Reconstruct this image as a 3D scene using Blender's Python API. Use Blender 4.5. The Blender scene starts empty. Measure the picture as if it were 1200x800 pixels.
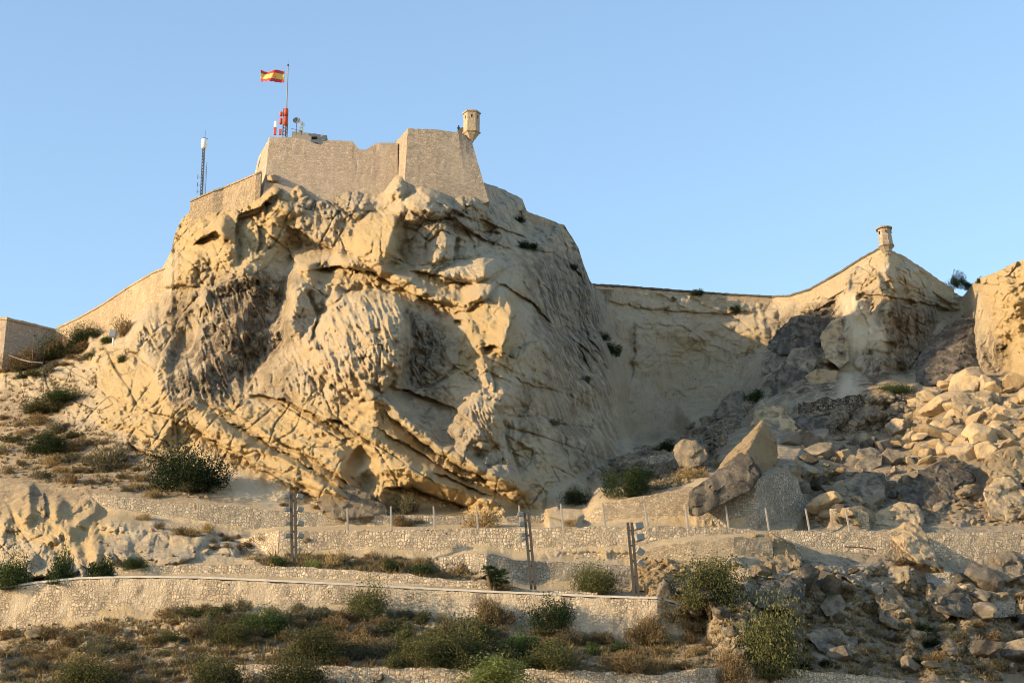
import bpy, bmesh, math, random
import numpy as np
from mathutils import Vector, Matrix
from mathutils.geometry import delaunay_2d_cdt
R = math.radians
scene = bpy.context.scene
COL = scene.collection
# ------------------------------------------------------------------ camera, sky, sun, exposure
CAMZ = 1.7; PITCH = R(18.0); F = 2406.0            # F: focal length in photo pixels (1200 wide)
cam = bpy.data.objects.new('camera', bpy.data.cameras.new('camera')); COL.objects.link(cam)
cam.location = (0, 0, CAMZ); cam.rotation_euler = (R(90) + PITCH, 0, 0)
cam.data.sensor_width = 36; cam.data.lens = 36 * F / 1200; cam.data.clip_end = 5000
scene.camera = cam
SUN = Vector((-0.92, -0.31, 0.225)).normalized()
world = bpy.data.worlds.new('World'); scene.world = world; world.use_nodes = True
wn = world.node_tree; wn.nodes.clear()
sky = wn.nodes.new('ShaderNodeTexSky'); sky.sky_type = 'NISHITA'; sky.sun_disc = False
sky.sun_elevation = math.asin(SUN.z); sky.sun_rotation = math.atan2(SUN.x, SUN.y)
sky.air_density = 1.0; sky.dust_density = 0.35; sky.ozone_density = 1.4; sky.altitude = 0
bg = wn.nodes.new('ShaderNodeBackground'); bg.inputs[1].default_value = 0.15
wo = wn.nodes.new('ShaderNodeOutputWorld')
wn.links.new(sky.outputs[0], bg.inputs[0]); wn.links.new(bg.outputs[0], wo.inputs[0])
sl = bpy.data.lights.new('sun', 'SUN'); sl.energy = 3.6; sl.angle = R(0.5); sl.color = (1.0, 0.74, 0.43)
so = bpy.data.objects.new('sun', sl); COL.objects.link(so)
so.rotation_euler = SUN.to_track_quat('Z', 'Y').to_euler(); so.location = (-200, -50, 200)
scene.view_settings.view_transform = 'Standard'; scene.view_settings.look = 'None'
scene.view_settings.gamma = 1; scene.view_settings.exposure = 1.25
scene.view_settings.use_curve_mapping = False
scene.render.engine = 'CYCLES'
scene.cycles.max_bounces = 5; scene.cycles.diffuse_bounces = 4; scene.cycles.glossy_bounces = 1
scene.cycles.transmission_bounces = 2; scene.cycles.use_denoising = True; scene.cycles.filter_width = 1.05

# ------------------------------------------------------------------ geometry helpers
ct, st = math.cos(PITCH), math.sin(PITCH)
def at(px, py, Y):
    """point at distance Y (metres north of the camera) on the line of sight of a photo pixel"""
    x = (px - 600) / F; y = (400 - py) / F
    t = Y / (ct - y * st)
    return Vector((x * t, Y, CAMZ + (st + y * ct) * t))
def at_np(px, py, Y):
    x = (px - 600) / F; y = (400 - py) / F
    t = Y / (ct - y * st)
    return x * t, Y, CAMZ + (st + y * ct) * t
def mpp(px, py, Y):      # metres per photo pixel
    return Y / (ct - (400 - py) / F * st) / F

def vnoise(x, y, z, seed=0):
    rng = np.random.RandomState(seed + 7)
    perm = rng.permutation(512); perm = np.concatenate([perm, perm]); val = rng.rand(512) * 2 - 1
    xi = np.floor(x).astype(np.int64); yi = np.floor(y).astype(np.int64); zi = np.floor(z).astype(np.int64)
    fx = x - xi; fy = y - yi; fz = z - zi
    fx = fx*fx*(3-2*fx); fy = fy*fy*(3-2*fy); fz = fz*fz*(3-2*fz)
    r = 0
    for dx in (0, 1):
        a = perm[(xi + dx) & 511]; wx = fx if dx else 1 - fx
        for dy in (0, 1):
            b = perm[(a + yi + dy) & 511]; wy = wx * (fy if dy else 1 - fy)
            for dz in (0, 1):
                r = r + val[perm[(b + zi + dz) & 511]] * wy * (fz if dz else 1 - fz)
    return r
def fbm(x, y, z, o=4, seed=0, ridged=False):
    s = 0; a = 1; t = 0
    for k in range(o):
        n = vnoise(x * 2**k, y * 2**k, z * 2**k, seed + k * 13)
        s = s + a * ((1 - 2 * np.abs(n)) if ridged else n); t += a; a *= 0.5
    return s / t
def facets(x, y, z, seed=0):
    """angular blocks: every cell gets its own tilted plane; returns (height, edge closeness)"""
    rng = np.random.RandomState(seed + 91)
    perm = rng.permutation(512); perm = np.concatenate([perm, perm]); T = rng.rand(512, 6)
    xi = np.floor(x).astype(np.int64); yi = np.floor(y).astype(np.int64); zi = np.floor(z).astype(np.int64)
    best = np.full(x.shape, 9.0); sec = np.full(x.shape, 9.0); h = np.zeros(x.shape)
    for dx in (-1, 0, 1):
        for dy in (0,) if False else (-1, 0, 1):
            for dz in (-1, 0, 1):
                k = perm[(perm[(perm[(xi + dx) & 511] + yi + dy) & 511] + zi + dz) & 511]
                t = T[k]
                ax = xi + dx + t[..., 0] - x; ay = yi + dy + t[..., 1] - y; az = zi + dz + t[..., 2] - z
                d = ax*ax + ay*ay + az*az
                hh = (t[..., 3] - .5) * 1.6 + (t[..., 4] - .5) * 2.6 * ax + (t[..., 5] - .5) * 2.2 * az
                m = d < best
                sec = np.where(m, best, np.minimum(sec, d)); h = np.where(m, hh, h); best = np.where(m, d, best)
    return h, np.sqrt(sec) - np.sqrt(best)

def new_obj(name, me, mat=None, parent=None):
    o = bpy.data.objects.new(name, me); COL.objects.link(o)
    if mat is not None and hasattr(me, 'materials') and not me.materials: me.materials.append(mat)
    if parent is not None: o.parent = parent
    return o
def empty(name, loc=(0, 0, 0), rz=0):
    o = bpy.data.objects.new(name, None); COL.objects.link(o); o.location = loc; o.rotation_euler = (0, 0, rz)
    o.empty_display_size = 0.5
    return o
def tag(o, label=None, cat=None, group=None, kind=None):
    if label: o['label'] = label
    if cat: o['category'] = cat
    if group: o['group'] = group
    if kind: o['kind'] = kind
    return o
def mesh_np(name, co, quads, smooth=True, attrs=None):
    me = bpy.data.meshes.new(name)
    n = len(co); k = quads.shape[1]; m = len(quads)
    me.vertices.add(n); me.vertices.foreach_set('co', np.ascontiguousarray(co, dtype=np.float32).ravel())
    me.loops.add(m * k); me.loops.foreach_set('vertex_index', np.ascontiguousarray(quads, dtype=np.int32).ravel())
    me.polygons.add(m); me.polygons.foreach_set('loop_start', np.arange(0, m * k, k, dtype=np.int32))
    me.polygons.foreach_set('loop_total', np.full(m, k, dtype=np.int32))
    me.polygons.foreach_set('use_smooth', np.full(m, smooth, dtype=bool))
    if attrs:
        for a, v in attrs.items():
            me.attributes.new(a, 'FLOAT', 'POINT').data.foreach_set('value', np.ascontiguousarray(v, dtype=np.float32))
    me.update(); me.validate()
    return me
class MB:
    """collects simple shapes into one mesh"""
    def __init__(s): s.v = []; s.f = []
    def add(s, vs, fs):
        b = len(s.v); s.v += [tuple(v) for v in vs]; s.f += [tuple(b + i for i in f) for f in fs]; return s
    def box(s, c, d, M=None):
        x, y, z = d[0]/2, d[1]/2, d[2]/2
        vs = [Vector((i*x, j*y, k*z)) for i in (-1, 1) for j in (-1, 1) for k in (-1, 1)]
        if M is not None: vs = [M @ v for v in vs]
        vs = [v + Vector(c) for v in vs]
        return s.add(vs, [(0,1,3,2),(4,6,7,5),(0,4,5,1),(2,3,7,6),(0,2,6,4),(1,5,7,3)])
    def tube(s, a, b, r, r2=None, n=8, cap=True):
        a = Vector(a); b = Vector(b); r2 = r if r2 is None else r2
        q = (b - a).to_track_quat('Z', 'Y'); vs = []
        for P, rr in ((a, r), (b, r2)):
            for i in range(n):
                t = 2*math.pi*i/n; vs.append(P + q @ Vector((rr*math.cos(t), rr*math.sin(t), 0)))
        fs = [(i, (i+1) % n, n+(i+1) % n, n+i) for i in range(n)]
        if cap: fs += [tuple(range(n-1, -1, -1)), tuple(range(n, 2*n))]
        return s.add(vs, fs)
    def lathe(s, c, prof, n=8, rot=0, M=None):
        vs = []; c = Vector(c)
        for r, z in prof:
            for i in range(n):
                t = rot + 2*math.pi*i/n; v = Vector((r*math.cos(t), r*math.sin(t), z))
                if M is not None: v = M @ v
                vs.append(c + v)
        fs = []
        for j in range(len(prof)-1):
            for i in range(n): fs.append((j*n+i, j*n+(i+1) % n, (j+1)*n+(i+1) % n, (j+1)*n+i))
        fs += [tuple(range(n-1, -1, -1)), tuple(range((len(prof)-1)*n, len(prof)*n))]
        return s.add(vs, fs)
    def build(s, name, mat=None, parent=None, smooth=False, origin=None, bevel=0):
        me = bpy.data.meshes.new(name)
        o0 = Vector(origin) if origin is not None else Vector((0, 0, 0))
        me.from_pydata([tuple(v) for v in s.v], [], s.f); me.update()
        bm = bmesh.new(); bm.from_mesh(me)
        bmesh.ops.recalc_face_normals(bm, faces=bm.faces)
        if bevel: bmesh.ops.bevel(bm, geom=bm.edges[:], offset=bevel, segments=1, affect='EDGES')
        bm.to_mesh(me); bm.free()
        if smooth: me.polygons.foreach_set('use_smooth', [True]*len(me.polygons))
        o = new_obj(name, me, mat, parent)
        if origin is not None: o.location = o0
        return o

# ------------------------------------------------------------------ materials
def mat_new(name):
    m = bpy.data.materials.new(name); m.use_nodes = True; nt = m.node_tree; nt.nodes.clear()
    out = nt.nodes.new('ShaderNodeOutputMaterial'); bs = nt.nodes.new('ShaderNodeBsdfPrincipled')
    nt.links.new(bs.outputs[0], out.inputs[0]); bs.inputs['Roughness'].default_value = 0.9
    bs.inputs['Specular IOR Level'].default_value = 0.15
    return m, nt, bs
class NT:
    def __init__(s, nt): s.nt = nt; s.L = nt.links
    def n(s, t, **k):
        x = s.nt.nodes.new(t)
        for a, b in k.items(): setattr(x, a, b)
        return x
    def set(s, sock, v):
        if isinstance(v, bpy.types.NodeSocket): s.L.new(v, sock)
        else: sock.default_value = v
    def coord(s, scale=(1, 1, 1), kind='Object'):
        c = s.n('ShaderNodeTexCoord'); m = s.n('ShaderNodeMapping'); m.inputs['Scale'].default_value = scale
        s.L.new(c.outputs[kind], m.inputs[0]); return m.outputs[0]
    def world(s, scale=(1, 1, 1)):
        c = s.n('ShaderNodeNewGeometry'); m = s.n('ShaderNodeMapping'); m.inputs['Scale'].default_value = scale
        s.L.new(c.outputs['Position'], m.inputs[0]); return m.outputs[0]
    def noise(s, co, scale, detail=4, rough=.55, dist=0):
        x = s.n('ShaderNodeTexNoise'); s.L.new(co, x.inputs[0]); x.inputs['Scale'].default_value = scale
        x.inputs['Detail'].default_value = detail; x.inputs['Roughness'].default_value = rough
        x.inputs['Distortion'].default_value = dist; return x.outputs[0]
    def vor(s, co, scale, feature='F1', rand=1.0):
        x = s.n('ShaderNodeTexVoronoi', feature=feature); s.L.new(co, x.inputs[0])
        x.inputs['Scale'].default_value = scale; x.inputs['Randomness'].default_value = rand; return x
    def ramp(s, f, a, b):
        x = s.n('ShaderNodeMapRange'); x.inputs[1].default_value = a; x.inputs[2].default_value = b
        x.interpolation_type = 'SMOOTHSTEP'; s.set(x.inputs[0], f); return x.outputs[0]
    def math(s, op, a, b=0.0):
        x = s.n('ShaderNodeMath', operation=op); s.set(x.inputs[0], a); s.set(x.inputs[1], b); return x.outputs[0]
    def mix(s, f, a, b, mode='MIX'):
        x = s.n('ShaderNodeMix', data_type='RGBA', blend_type=mode)
        s.set(x.inputs[0], f)
        for i, v in ((6, a), (7, b)):
            if isinstance(v, tuple) and len(v) == 3: v = v + (1,)
            s.set(x.inputs[i], v)
        return x.outputs[2]
    def attr(s, name):
        x = s.n('ShaderNodeAttribute'); x.attribute_name = name; return x.outputs['Fac']
    def bump(s, bs, h, strength, dist):
        b = s.n('ShaderNodeBump'); b.inputs['Strength'].default_value = strength; b.inputs['Distance'].default_value = dist
        s.L.new(h, b.inputs['Height']); s.L.new(b.outputs[0], bs.inputs['Normal'])

def rock_material(name, attrs=True, grey_bias=0.0, tint=(1, 1, 1)):
    m, nt, bs = mat_new(name); g = NT(nt); co = g.world() if attrs else g.coord()
    tt = lambda c: tuple(a*b for a, b in zip(c, tint))
    big = g.noise(co, .09, 5, .6, .5); mid = g.noise(co, .5, 6, .65, .6); fine = g.noise(co, 2.2, 6, .7)
    vert = g.noise(g.world((.9, .9, .13)) if attrs else g.coord((.9, .9, .2)), .8, 5, .65, .5)
    c = g.mix(g.ramp(big, .38, .62), tt((.63, .50, .33)), tt((.67, .555, .39)))
    c = g.mix(g.math('MULTIPLY', g.ramp(mid, .45, .7), .6), c, tt((.48, .365, .225)))
    c = g.mix(g.math('MULTIPLY', g.ramp(fine, .5, .66), .6), c, tt((.58, .49, .36)))
    c = g.mix(g.math('MULTIPLY', g.ramp(fine, .47, .33), .5), c, tt((.30, .225, .15)))
    mott = g.noise(co, 5.5, 5, .75)
    c = g.mix(g.math('MULTIPLY', g.ramp(mott, .52, .68), .35), c, tt((.66, .57, .43))); c = g.mix(g.math('MULTIPLY', g.ramp(mott, .46, .34), .28), c, tt((.26, .19, .12)))
    if attrs:
        oc = g.attr('ochre'); gr = g.attr('grey'); sn = g.attr('stain'); so_ = g.attr('soil'); pl = g.attr('pale')
        c = g.mix(g.math('MULTIPLY', oc, g.ramp(mid, .2, .55)), c, (.62, .455, .235))
        c = g.mix(g.math('MULTIPLY', g.ramp(g.noise(co, .16, 5, .7, 1.), .45, .62), .45), c, (.62, .46, .245))
        c = g.mix(g.math('MULTIPLY', pl, .7), c, (.54, .455, .32))
        gm = g.math('MULTIPLY', gr, g.ramp(g.math('ADD', mid, g.math('MULTIPLY', fine, .4)), .48, .78))
        c = g.mix(g.math('MULTIPLY', gm, .85), c, (.42, .36, .275))
        gm2 = g.math('MULTIPLY', gr, g.ramp(g.math('ADD', vert, g.math('MULTIPLY', fine, .5)), .72, .95))
        c = g.mix(g.math('MULTIPLY', gm2, .8), c, (.11, .096, .08))
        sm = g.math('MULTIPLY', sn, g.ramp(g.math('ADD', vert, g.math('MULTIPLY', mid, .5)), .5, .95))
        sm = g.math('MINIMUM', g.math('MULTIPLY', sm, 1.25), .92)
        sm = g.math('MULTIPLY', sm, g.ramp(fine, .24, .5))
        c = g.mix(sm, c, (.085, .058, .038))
        c = g.mix(g.math('MULTIPLY', so_, g.ramp(mid, .3, .6)), c, (.36, .28, .19))
        c = g.mix(g.math('MULTIPLY', g.ramp(g.attr('crack'), .35, .85), .72), c, (.12, .088, .055))  # crevice soil tone, also painted as crack darkness the weak relief lacks
        pits = g.vor(co, 1.1).outputs[0]
        c = g.mix(g.math('MULTIPLY', g.math('MULTIPLY', g.ramp(pits, .17, .1), g.math('SUBTRACT', 1.0, pl)), g.ramp(mid, .48, .6)), c, (.10, .075, .05))
    else:
        oi = g.n('ShaderNodeObjectInfo')
        hv = g.n('ShaderNodeHueSaturation'); g.L.new(c, hv.inputs['Color']); g.L.new(g.math('ADD', g.math('MULTIPLY', oi.outputs['Random'], .55), .55), hv.inputs['Value']); c = hv.outputs[0]
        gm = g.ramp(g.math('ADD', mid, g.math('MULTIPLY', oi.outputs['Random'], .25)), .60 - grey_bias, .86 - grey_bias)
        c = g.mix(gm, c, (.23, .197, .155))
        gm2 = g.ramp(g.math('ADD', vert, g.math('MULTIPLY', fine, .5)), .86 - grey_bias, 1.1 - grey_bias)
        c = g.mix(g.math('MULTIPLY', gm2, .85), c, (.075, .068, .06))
        pits = g.vor(co, 1.5).outputs[0]
    g.L.new(c, bs.inputs['Base Color'])
    cr = g.vor(g.world((1, 1, .8)) if attrs else co, .55, 'DISTANCE_TO_EDGE')
    h = g.math('ADD', g.math('ADD', g.math('MULTIPLY', g.noise(co, 1.6, 9, .75, .4), .8), g.math('MULTIPLY', g.noise(co, 5, 6, .8), .5)), g.math('MULTIPLY', g.ramp(cr.outputs[0], 0, .03), .012))
    h = g.math('ADD', h, g.math('MULTIPLY', g.ramp(pits, .0, .2), .04))
    if attrs:
        h = g.math('MULTIPLY', h, g.math('SUBTRACT', 1.0, g.math('MULTIPLY', g.attr('smooth'), .62)))
    g.bump(bs, h, 1.0, 1.0 if attrs else .7)
    return m
def masonry(name, size=.42, base=(.40, .32, .23), joint=(.27, .215, .155), contrast=.35, courses=1.0, bump=.07, pale=0.0, stains=.5):
    m, nt, bs = mat_new(name); g = NT(nt)
    co = g.world((1, 1, courses))
    w = g.noise(co, 1.3, 2); add = g.n('ShaderNodeVectorMath', operation='ADD'); g.L.new(co, add.inputs[0])
    sc = g.n('ShaderNodeVectorMath', operation='SCALE'); sc.inputs[3].default_value = .25
    nx = g.n('ShaderNodeTexNoise'); g.L.new(co, nx.inputs[0]); nx.inputs['Scale'].default_value = 1.3
    g.L.new(nx.outputs[1], sc.inputs[0]); g.L.new(sc.outputs[0], add.inputs[1]); cw = add.outputs[0]
    def stones_(sz):
        a = g.vor(cw, 1/sz, 'F1', .8); b2 = g.vor(cw, 1/sz, 'F2', .8); a.distance = 'CHEBYCHEV'; b2.distance = 'CHEBYCHEV'
        return a.outputs['Color'], g.math('MULTIPLY', g.math('SUBTRACT', b2.outputs[0], a.outputs[0]), .6)
    c1, e1 = stones_(size*1.2); c2, e2 = stones_(size*.62)
    sel = g.ramp(g.noise(co, .9, 3, .6), .50, .53)
    colr = g.mix(sel, c1, c2)
    mxe = g.n('ShaderNodeMix', data_type='FLOAT'); g.L.new(sel, mxe.inputs[0]); g.L.new(e1, mxe.inputs[2]); g.L.new(e2, mxe.inputs[3]); eout = mxe.outputs[0]
    rgb = g.n('ShaderNodeSeparateColor'); g.L.new(colr, rgb.inputs[0])
    b = lambda k: tuple(min(1, x*k) for x in base)
    c = g.mix(rgb.outputs[0], b(1-contrast), b(1+contrast))
    c = g.mix(g.math('MULTIPLY', g.ramp(rgb.outputs[1], .6, 1), .5), c, (base[0]*1.05, base[1]*.86, base[2]*.66))
    j = g.ramp(eout, .09, .01)
    big = g.noise(g.world((1, 1, .5)), .25, 5, .65)
    plast = g.math('MULTIPLY', g.ramp(big, .5 - pale*.3, .62 - pale*.3), .75 if pale else .35)
    c = g.mix(plast, c, b(1.08))
    jj = g.math('MULTIPLY', j, g.math('SUBTRACT', 1.0, plast))
    c = g.mix(jj, c, tuple(x*.8 for x in joint))
    dirt = g.noise(g.world((.6, .6, .22)), .8, 5, .7)
    c = g.mix(g.math('MULTIPLY', g.ramp(dirt, .53, .75), stains), c, (.17, .14, .11))
    f = g.noise(co, 9, 5, .7); c = g.mix(g.math('MULTIPLY', g.ramp(f, .4, .7), .3), c, b(.62))
    hole = g.vor(co, .37/ (size/.42), 'F1', 1).outputs[0]
    c = g.mix(g.ramp(hole, .055, .04), c, (.03, .024, .018))
    g.L.new(c, bs.inputs['Base Color'])
    h = g.math('ADD', g.math('MULTIPLY', g.ramp(eout, 0, .16), g.math('SUBTRACT', 1.0, g.math('MULTIPLY', plast, .8))), g.math('MULTIPLY', f, .7))
    h = g.math('ADD', h, g.math('MULTIPLY', rgb.outputs[2], .6))
    g.bump(bs, h, 1.0, bump*1.2)
    return m
def plain(name, col, rough=.7, var=.25, metal=0, scale=6):
    m, nt, bs = mat_new(name); g = NT(nt); co = g.coord()
    n = g.noise(co, scale, 4)
    c = g.mix(n, tuple(x*(1-var) for x in col), tuple(min(1, x*(1+var)) for x in col))
    g.L.new(c, bs.inputs['Base Color']); bs.inputs['Roughness'].default_value = rough; bs.inputs['Metallic'].default_value = metal
    return m
def leafm(name, a, b, c3):
    m, nt, bs = mat_new(name); g = NT(nt)
    n = g.noise(g.coord(), 1.4, 3); f = g.noise(g.coord(), 14, 2)
    oi = g.n('ShaderNodeObjectInfo')
    c = g.mix(g.ramp(n, .35, .65), a, b); c = g.mix(g.math('MULTIPLY', g.ramp(f, .45, .7), .6), c, c3)
    hv = g.n('ShaderNodeHueSaturation'); g.L.new(c, hv.inputs['Color'])
    g.L.new(g.math('ADD', g.math('MULTIPLY', oi.outputs['Random'], .7), .65), hv.inputs['Value'])
    g.L.new(hv.outputs[0], bs.inputs['Base Color'])
    tr = g.n('ShaderNodeBsdfTranslucent'); g.L.new(hv.outputs[0], tr.inputs[0])
    mx = g.n('ShaderNodeMixShader'); mx.inputs[0].default_value = .2
    out = [x for x in nt.nodes if x.type == 'OUTPUT_MATERIAL'][0]
    g.L.new(bs.outputs[0], mx.inputs[1]); g.L.new(tr.outputs[0], mx.inputs[2]); g.L.new(mx.outputs[0], out.inputs[0])
    return m
M = {}
M['cliff'] = rock_material('cliff_rock')
M['boulder'] = rock_material('boulder_rock', False, 0.0, (1.0, .92, .80))
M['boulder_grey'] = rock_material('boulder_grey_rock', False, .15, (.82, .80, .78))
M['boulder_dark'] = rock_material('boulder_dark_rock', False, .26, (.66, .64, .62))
M['wall_cream'] = masonry('terrace_masonry', .36, (.54, .44, .32), (.33, .265, .19), contrast=.3)
M['wall_low'] = masonry('lower_masonry', .33, (.52, .42, .30), (.33, .265, .19), contrast=.3, pale=.25, stains=.75)
M['wall_grey'] = masonry('grey_masonry', .30, (.40, .35, .275), (.24, .20, .155), contrast=.34)
M['wall_cut'] = masonry('cut_masonry', .27, (.50, .40, .275), (.27, .215, .15), contrast=.36, courses=1.8, bump=.04)
M['castle'] = masonry('castle_masonry', .25, (.50, .40, .30), (.37, .295, .22), contrast=.3, courses=2.4, bump=.035, stains=.4)
M['castle2'] = masonry('bastion_masonry', .25, (.47, .385, .29), (.32, .26, .19), contrast=.36, courses=2.0, bump=.05, stains=.5)
M['rampart'] = masonry('rampart_masonry', .34, (.44, .34, .225), (.36, .275, .18), contrast=.18, courses=1.5, bump=.03, stains=.25)
M['drystone'] = masonry('dry_masonry', .55, (.26, .22, .17), (.04, .034, .028), contrast=.5, bump=.3, stains=.3)
M['ashlar'] = masonry('ashlar', .45, (.42, .33, .235), (.38, .30, .21), contrast=.15, courses=1.2, bump=.02, stains=.3)
M['coping'] = plain('coping_concrete', (.50, .46, .40), .85, .35, scale=.9)
M['coping_dark'] = plain('coping_dark_brown', (.10, .085, .065), .9, .5, scale=1.2)  # dark brown, mottled
M['concrete'] = plain('concrete', (.27, .25, .225), .85, .15, scale=3)
M['hole'] = plain('dark_opening', (.02, .017, .014), .95, .3)
M['steel'] = plain('weathered_steel', (.075, .066, .057), .6, .3, .3)
M['lamp'] = plain('lamp_housing', (.24, .235, .215), .5, .15, scale=2)
M['glass'] = plain('lamp_glass', (.10, .11, .12), .15, .2)
M['white'] = plain('white_paint', (.75, .74, .70), .5, .06)
M['greypaint'] = plain('grey_paint', (.22, .235, .25), .5, .1)
M['redpaint'] = plain('red_paint', (.50, .085, .045), .6, .2)
M['flag_red'] = plain('flag_red', (.50, .06, .06), .8, .1)
M['flag_yellow'] = plain('flag_yellow', (.66, .50, .14), .8, .1)
M['rust'] = plain('rusty_iron', (.13, .07, .045), .8, .4)
M['bark'] = plain('bark', (.12, .085, .055), .95, .35, scale=8)
M['skin'] = plain('skin', (.42, .26, .18), .6, .05)
M['cloth'] = plain('dark_cloth', (.02, .022, .03), .9, .2)
M['dry'] = leafm('dry_twigs', (.175, .122, .062), (.125, .09, .048), (.25, .185, .095))
M['straw'] = leafm('straw_twigs', (.27, .19, .09), (.21, .15, .07), (.33, .25, .12))
M['greybrush'] = leafm('grey_brush', (.125, .112, .066), (.09, .083, .05), (.18, .16, .095))
M['olive'] = leafm('olive_leaves', (.085, .085, .032), (.055, .062, .024), (.13, .115, .045))
M['green'] = leafm('green_leaves', (.045, .07, .022), (.028, .045, .015), (.09, .11, .035))
M['dark'] = leafm('dark_leaves', (.022, .038, .013), (.014, .026, .009), (.045, .06, .02))
M['lime'] = leafm('light_leaves', (.14, .17, .05), (.10, .125, .035), (.20, .20, .07))

# ------------------------------------------------------------------ walls described once: (px, top py, bottom py, distance)
WALLS = {
 'upper_left': dict(p=[(108,578,596,270),(135,581,603,268),(180,586,608,267),(240,590,616,266),(320,597,628,265.5),(400,602,634,265),(460,603,634,265),(560,604,634,264.5),(640,604,634,264.5)], mat='wall_grey', t=.8),
 'mid_left': dict(p=[(282,634,650,257),(296,628,652,255),(326,622,652,252.5),(400,621,652,252.5),(480,620,652,252),(560,619,653,252),(640,618,648,252),(700,617,646,252),(760,616,646,252),(840,618,645,253),(900,621,640,254),(960,622,648,254.5),(1040,623,660,255),(1120,624,668,256),(1200,623,664,257),(1290,622,664,258)], mat='wall_cream', t=.9),
 'mid_right': dict(p=[(684,608,618,259),(694,596,618,258),(706,590,618,257.5),(730,585,618,257.3),(770,578,618,257),(812,570,618,256.7),(850,566,618,256.5)], mat='wall_cut', t=.8),
 'wedge': dict(p=[(818,592,620,256),(850,578,620,255.5),(884,562,620,255),(886,561,620,255),(915,553,620,258),(932,556,620,260),(948,600,622,262)], mat='wall_grey', t=1.0),
 'small_upper': dict(p=[(722,541,556,292),(750,536,553,291),(785,531,550,290),(812,526,545,289)], mat='wall_grey', t=.7),
 'ramp': dict(p=[(745,650,668,247),(775,640,668,246.5),(810,634,668,246),(860,630,666,246),(905,628,660,247)], mat='wall_cut', t=.8),
 'under': dict(p=[(505,662,674,249.5),(518,654,678,247),(545,649,683,246),(570,648,690,244.5),(600,655,694,245.5),(640,658,694,247),(700,660,694,247.5),(760,664,694,248)], mat='wall_grey', t=.7),
 'low_upper': dict(p=[(40,689,700,244),(80,683,700,243),(125,673,690,242),(160,665,690,242),(220,661,690,241.5),(300,662,690,241.5),(400,667,692,241.5),(480,673,698,241.5),(560,682,702,241.5),(620,690,706,241.5),(700,694,708,241.5)], mat='wall_cream', t=.7),
 'low_main': dict(p=[(-120,716,770,239.5),(-60,702,760,238.5),(0,691,752,237.5),(40,684,745,237),(90,679,738,236.5),(160,677,728,236),(240,678,712,235.5),(330,682,712,235),(430,687,716,235),(520,692,724,235),(610,696,740,234.5),(700,700,756,234),(770,702,758,233.5),(788,706,752,234.2),(806,713,748,235),(826,722,744,236.2)], mat='wall_low', t=.9),
 'bottom': dict(p=[(275,778,800,218),(330,779,805,217.5),(450,781,812,217),(560,783,815,217),(680,785,815,217),(775,790,815,217.5),(815,783,812,218),(860,781,812,221),(920,783,812,225),(1000,790,815,229),(1060,796,815,232)], mat='wall_cream', t=.8),
 'dry': dict(p=[(935,474,500,318),(965,468,505,316),(1000,464,508,315),(1040,461,506,314),(1075,462,500,313)], mat='drystone', t=1.2),
 'gold_stub': dict(p=[(972,596,624,257),(995,594,624,256.5),(1018,600,624,257)], mat='wall_cut', t=.8),
}
# ------------------------------------------------------------------ terrain: control points (px, py, distance)
SKY = [(-430,560,360),(-250,500,352),(-100,455,345),(-20,436,338),(0,428,335),(60,410,335),(90,398,333),(120,378,332),(150,360,330),(180,335,326),(188,319,322),(201,293,316),(204.5,274,316),(213,255,316),(225,243,316),(260,226,314),(300,206,314),(340,202,316),(400,200,318),(460,198,318),(480,194,317),(520,198,320),(567,212,324),(590,221,326),(612,233,327),(618,249,327),(640,256,328),(662,263,329),(678,290,331),(684,310,332),(692,330,334),(700,338,352.6),(730,340,356.5),(780,344,360.5),(850,349,364.5),(905,352,364.5),(925,351,360.5),(950,343,356.5),(985,323,350.5),(1010,307,346.5),(1030,295.5,343.2),(1045,295.5,343.2),(1062,306,346.7),(1090,323,351),(1112,340,356),(1128,347,357),(1139,334,344),(1146,326,332),(1165,318,326),(1200,303,321),(1250,280,314),(1300,262,308),(1450,232,302),(1640,215,300)]
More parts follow.
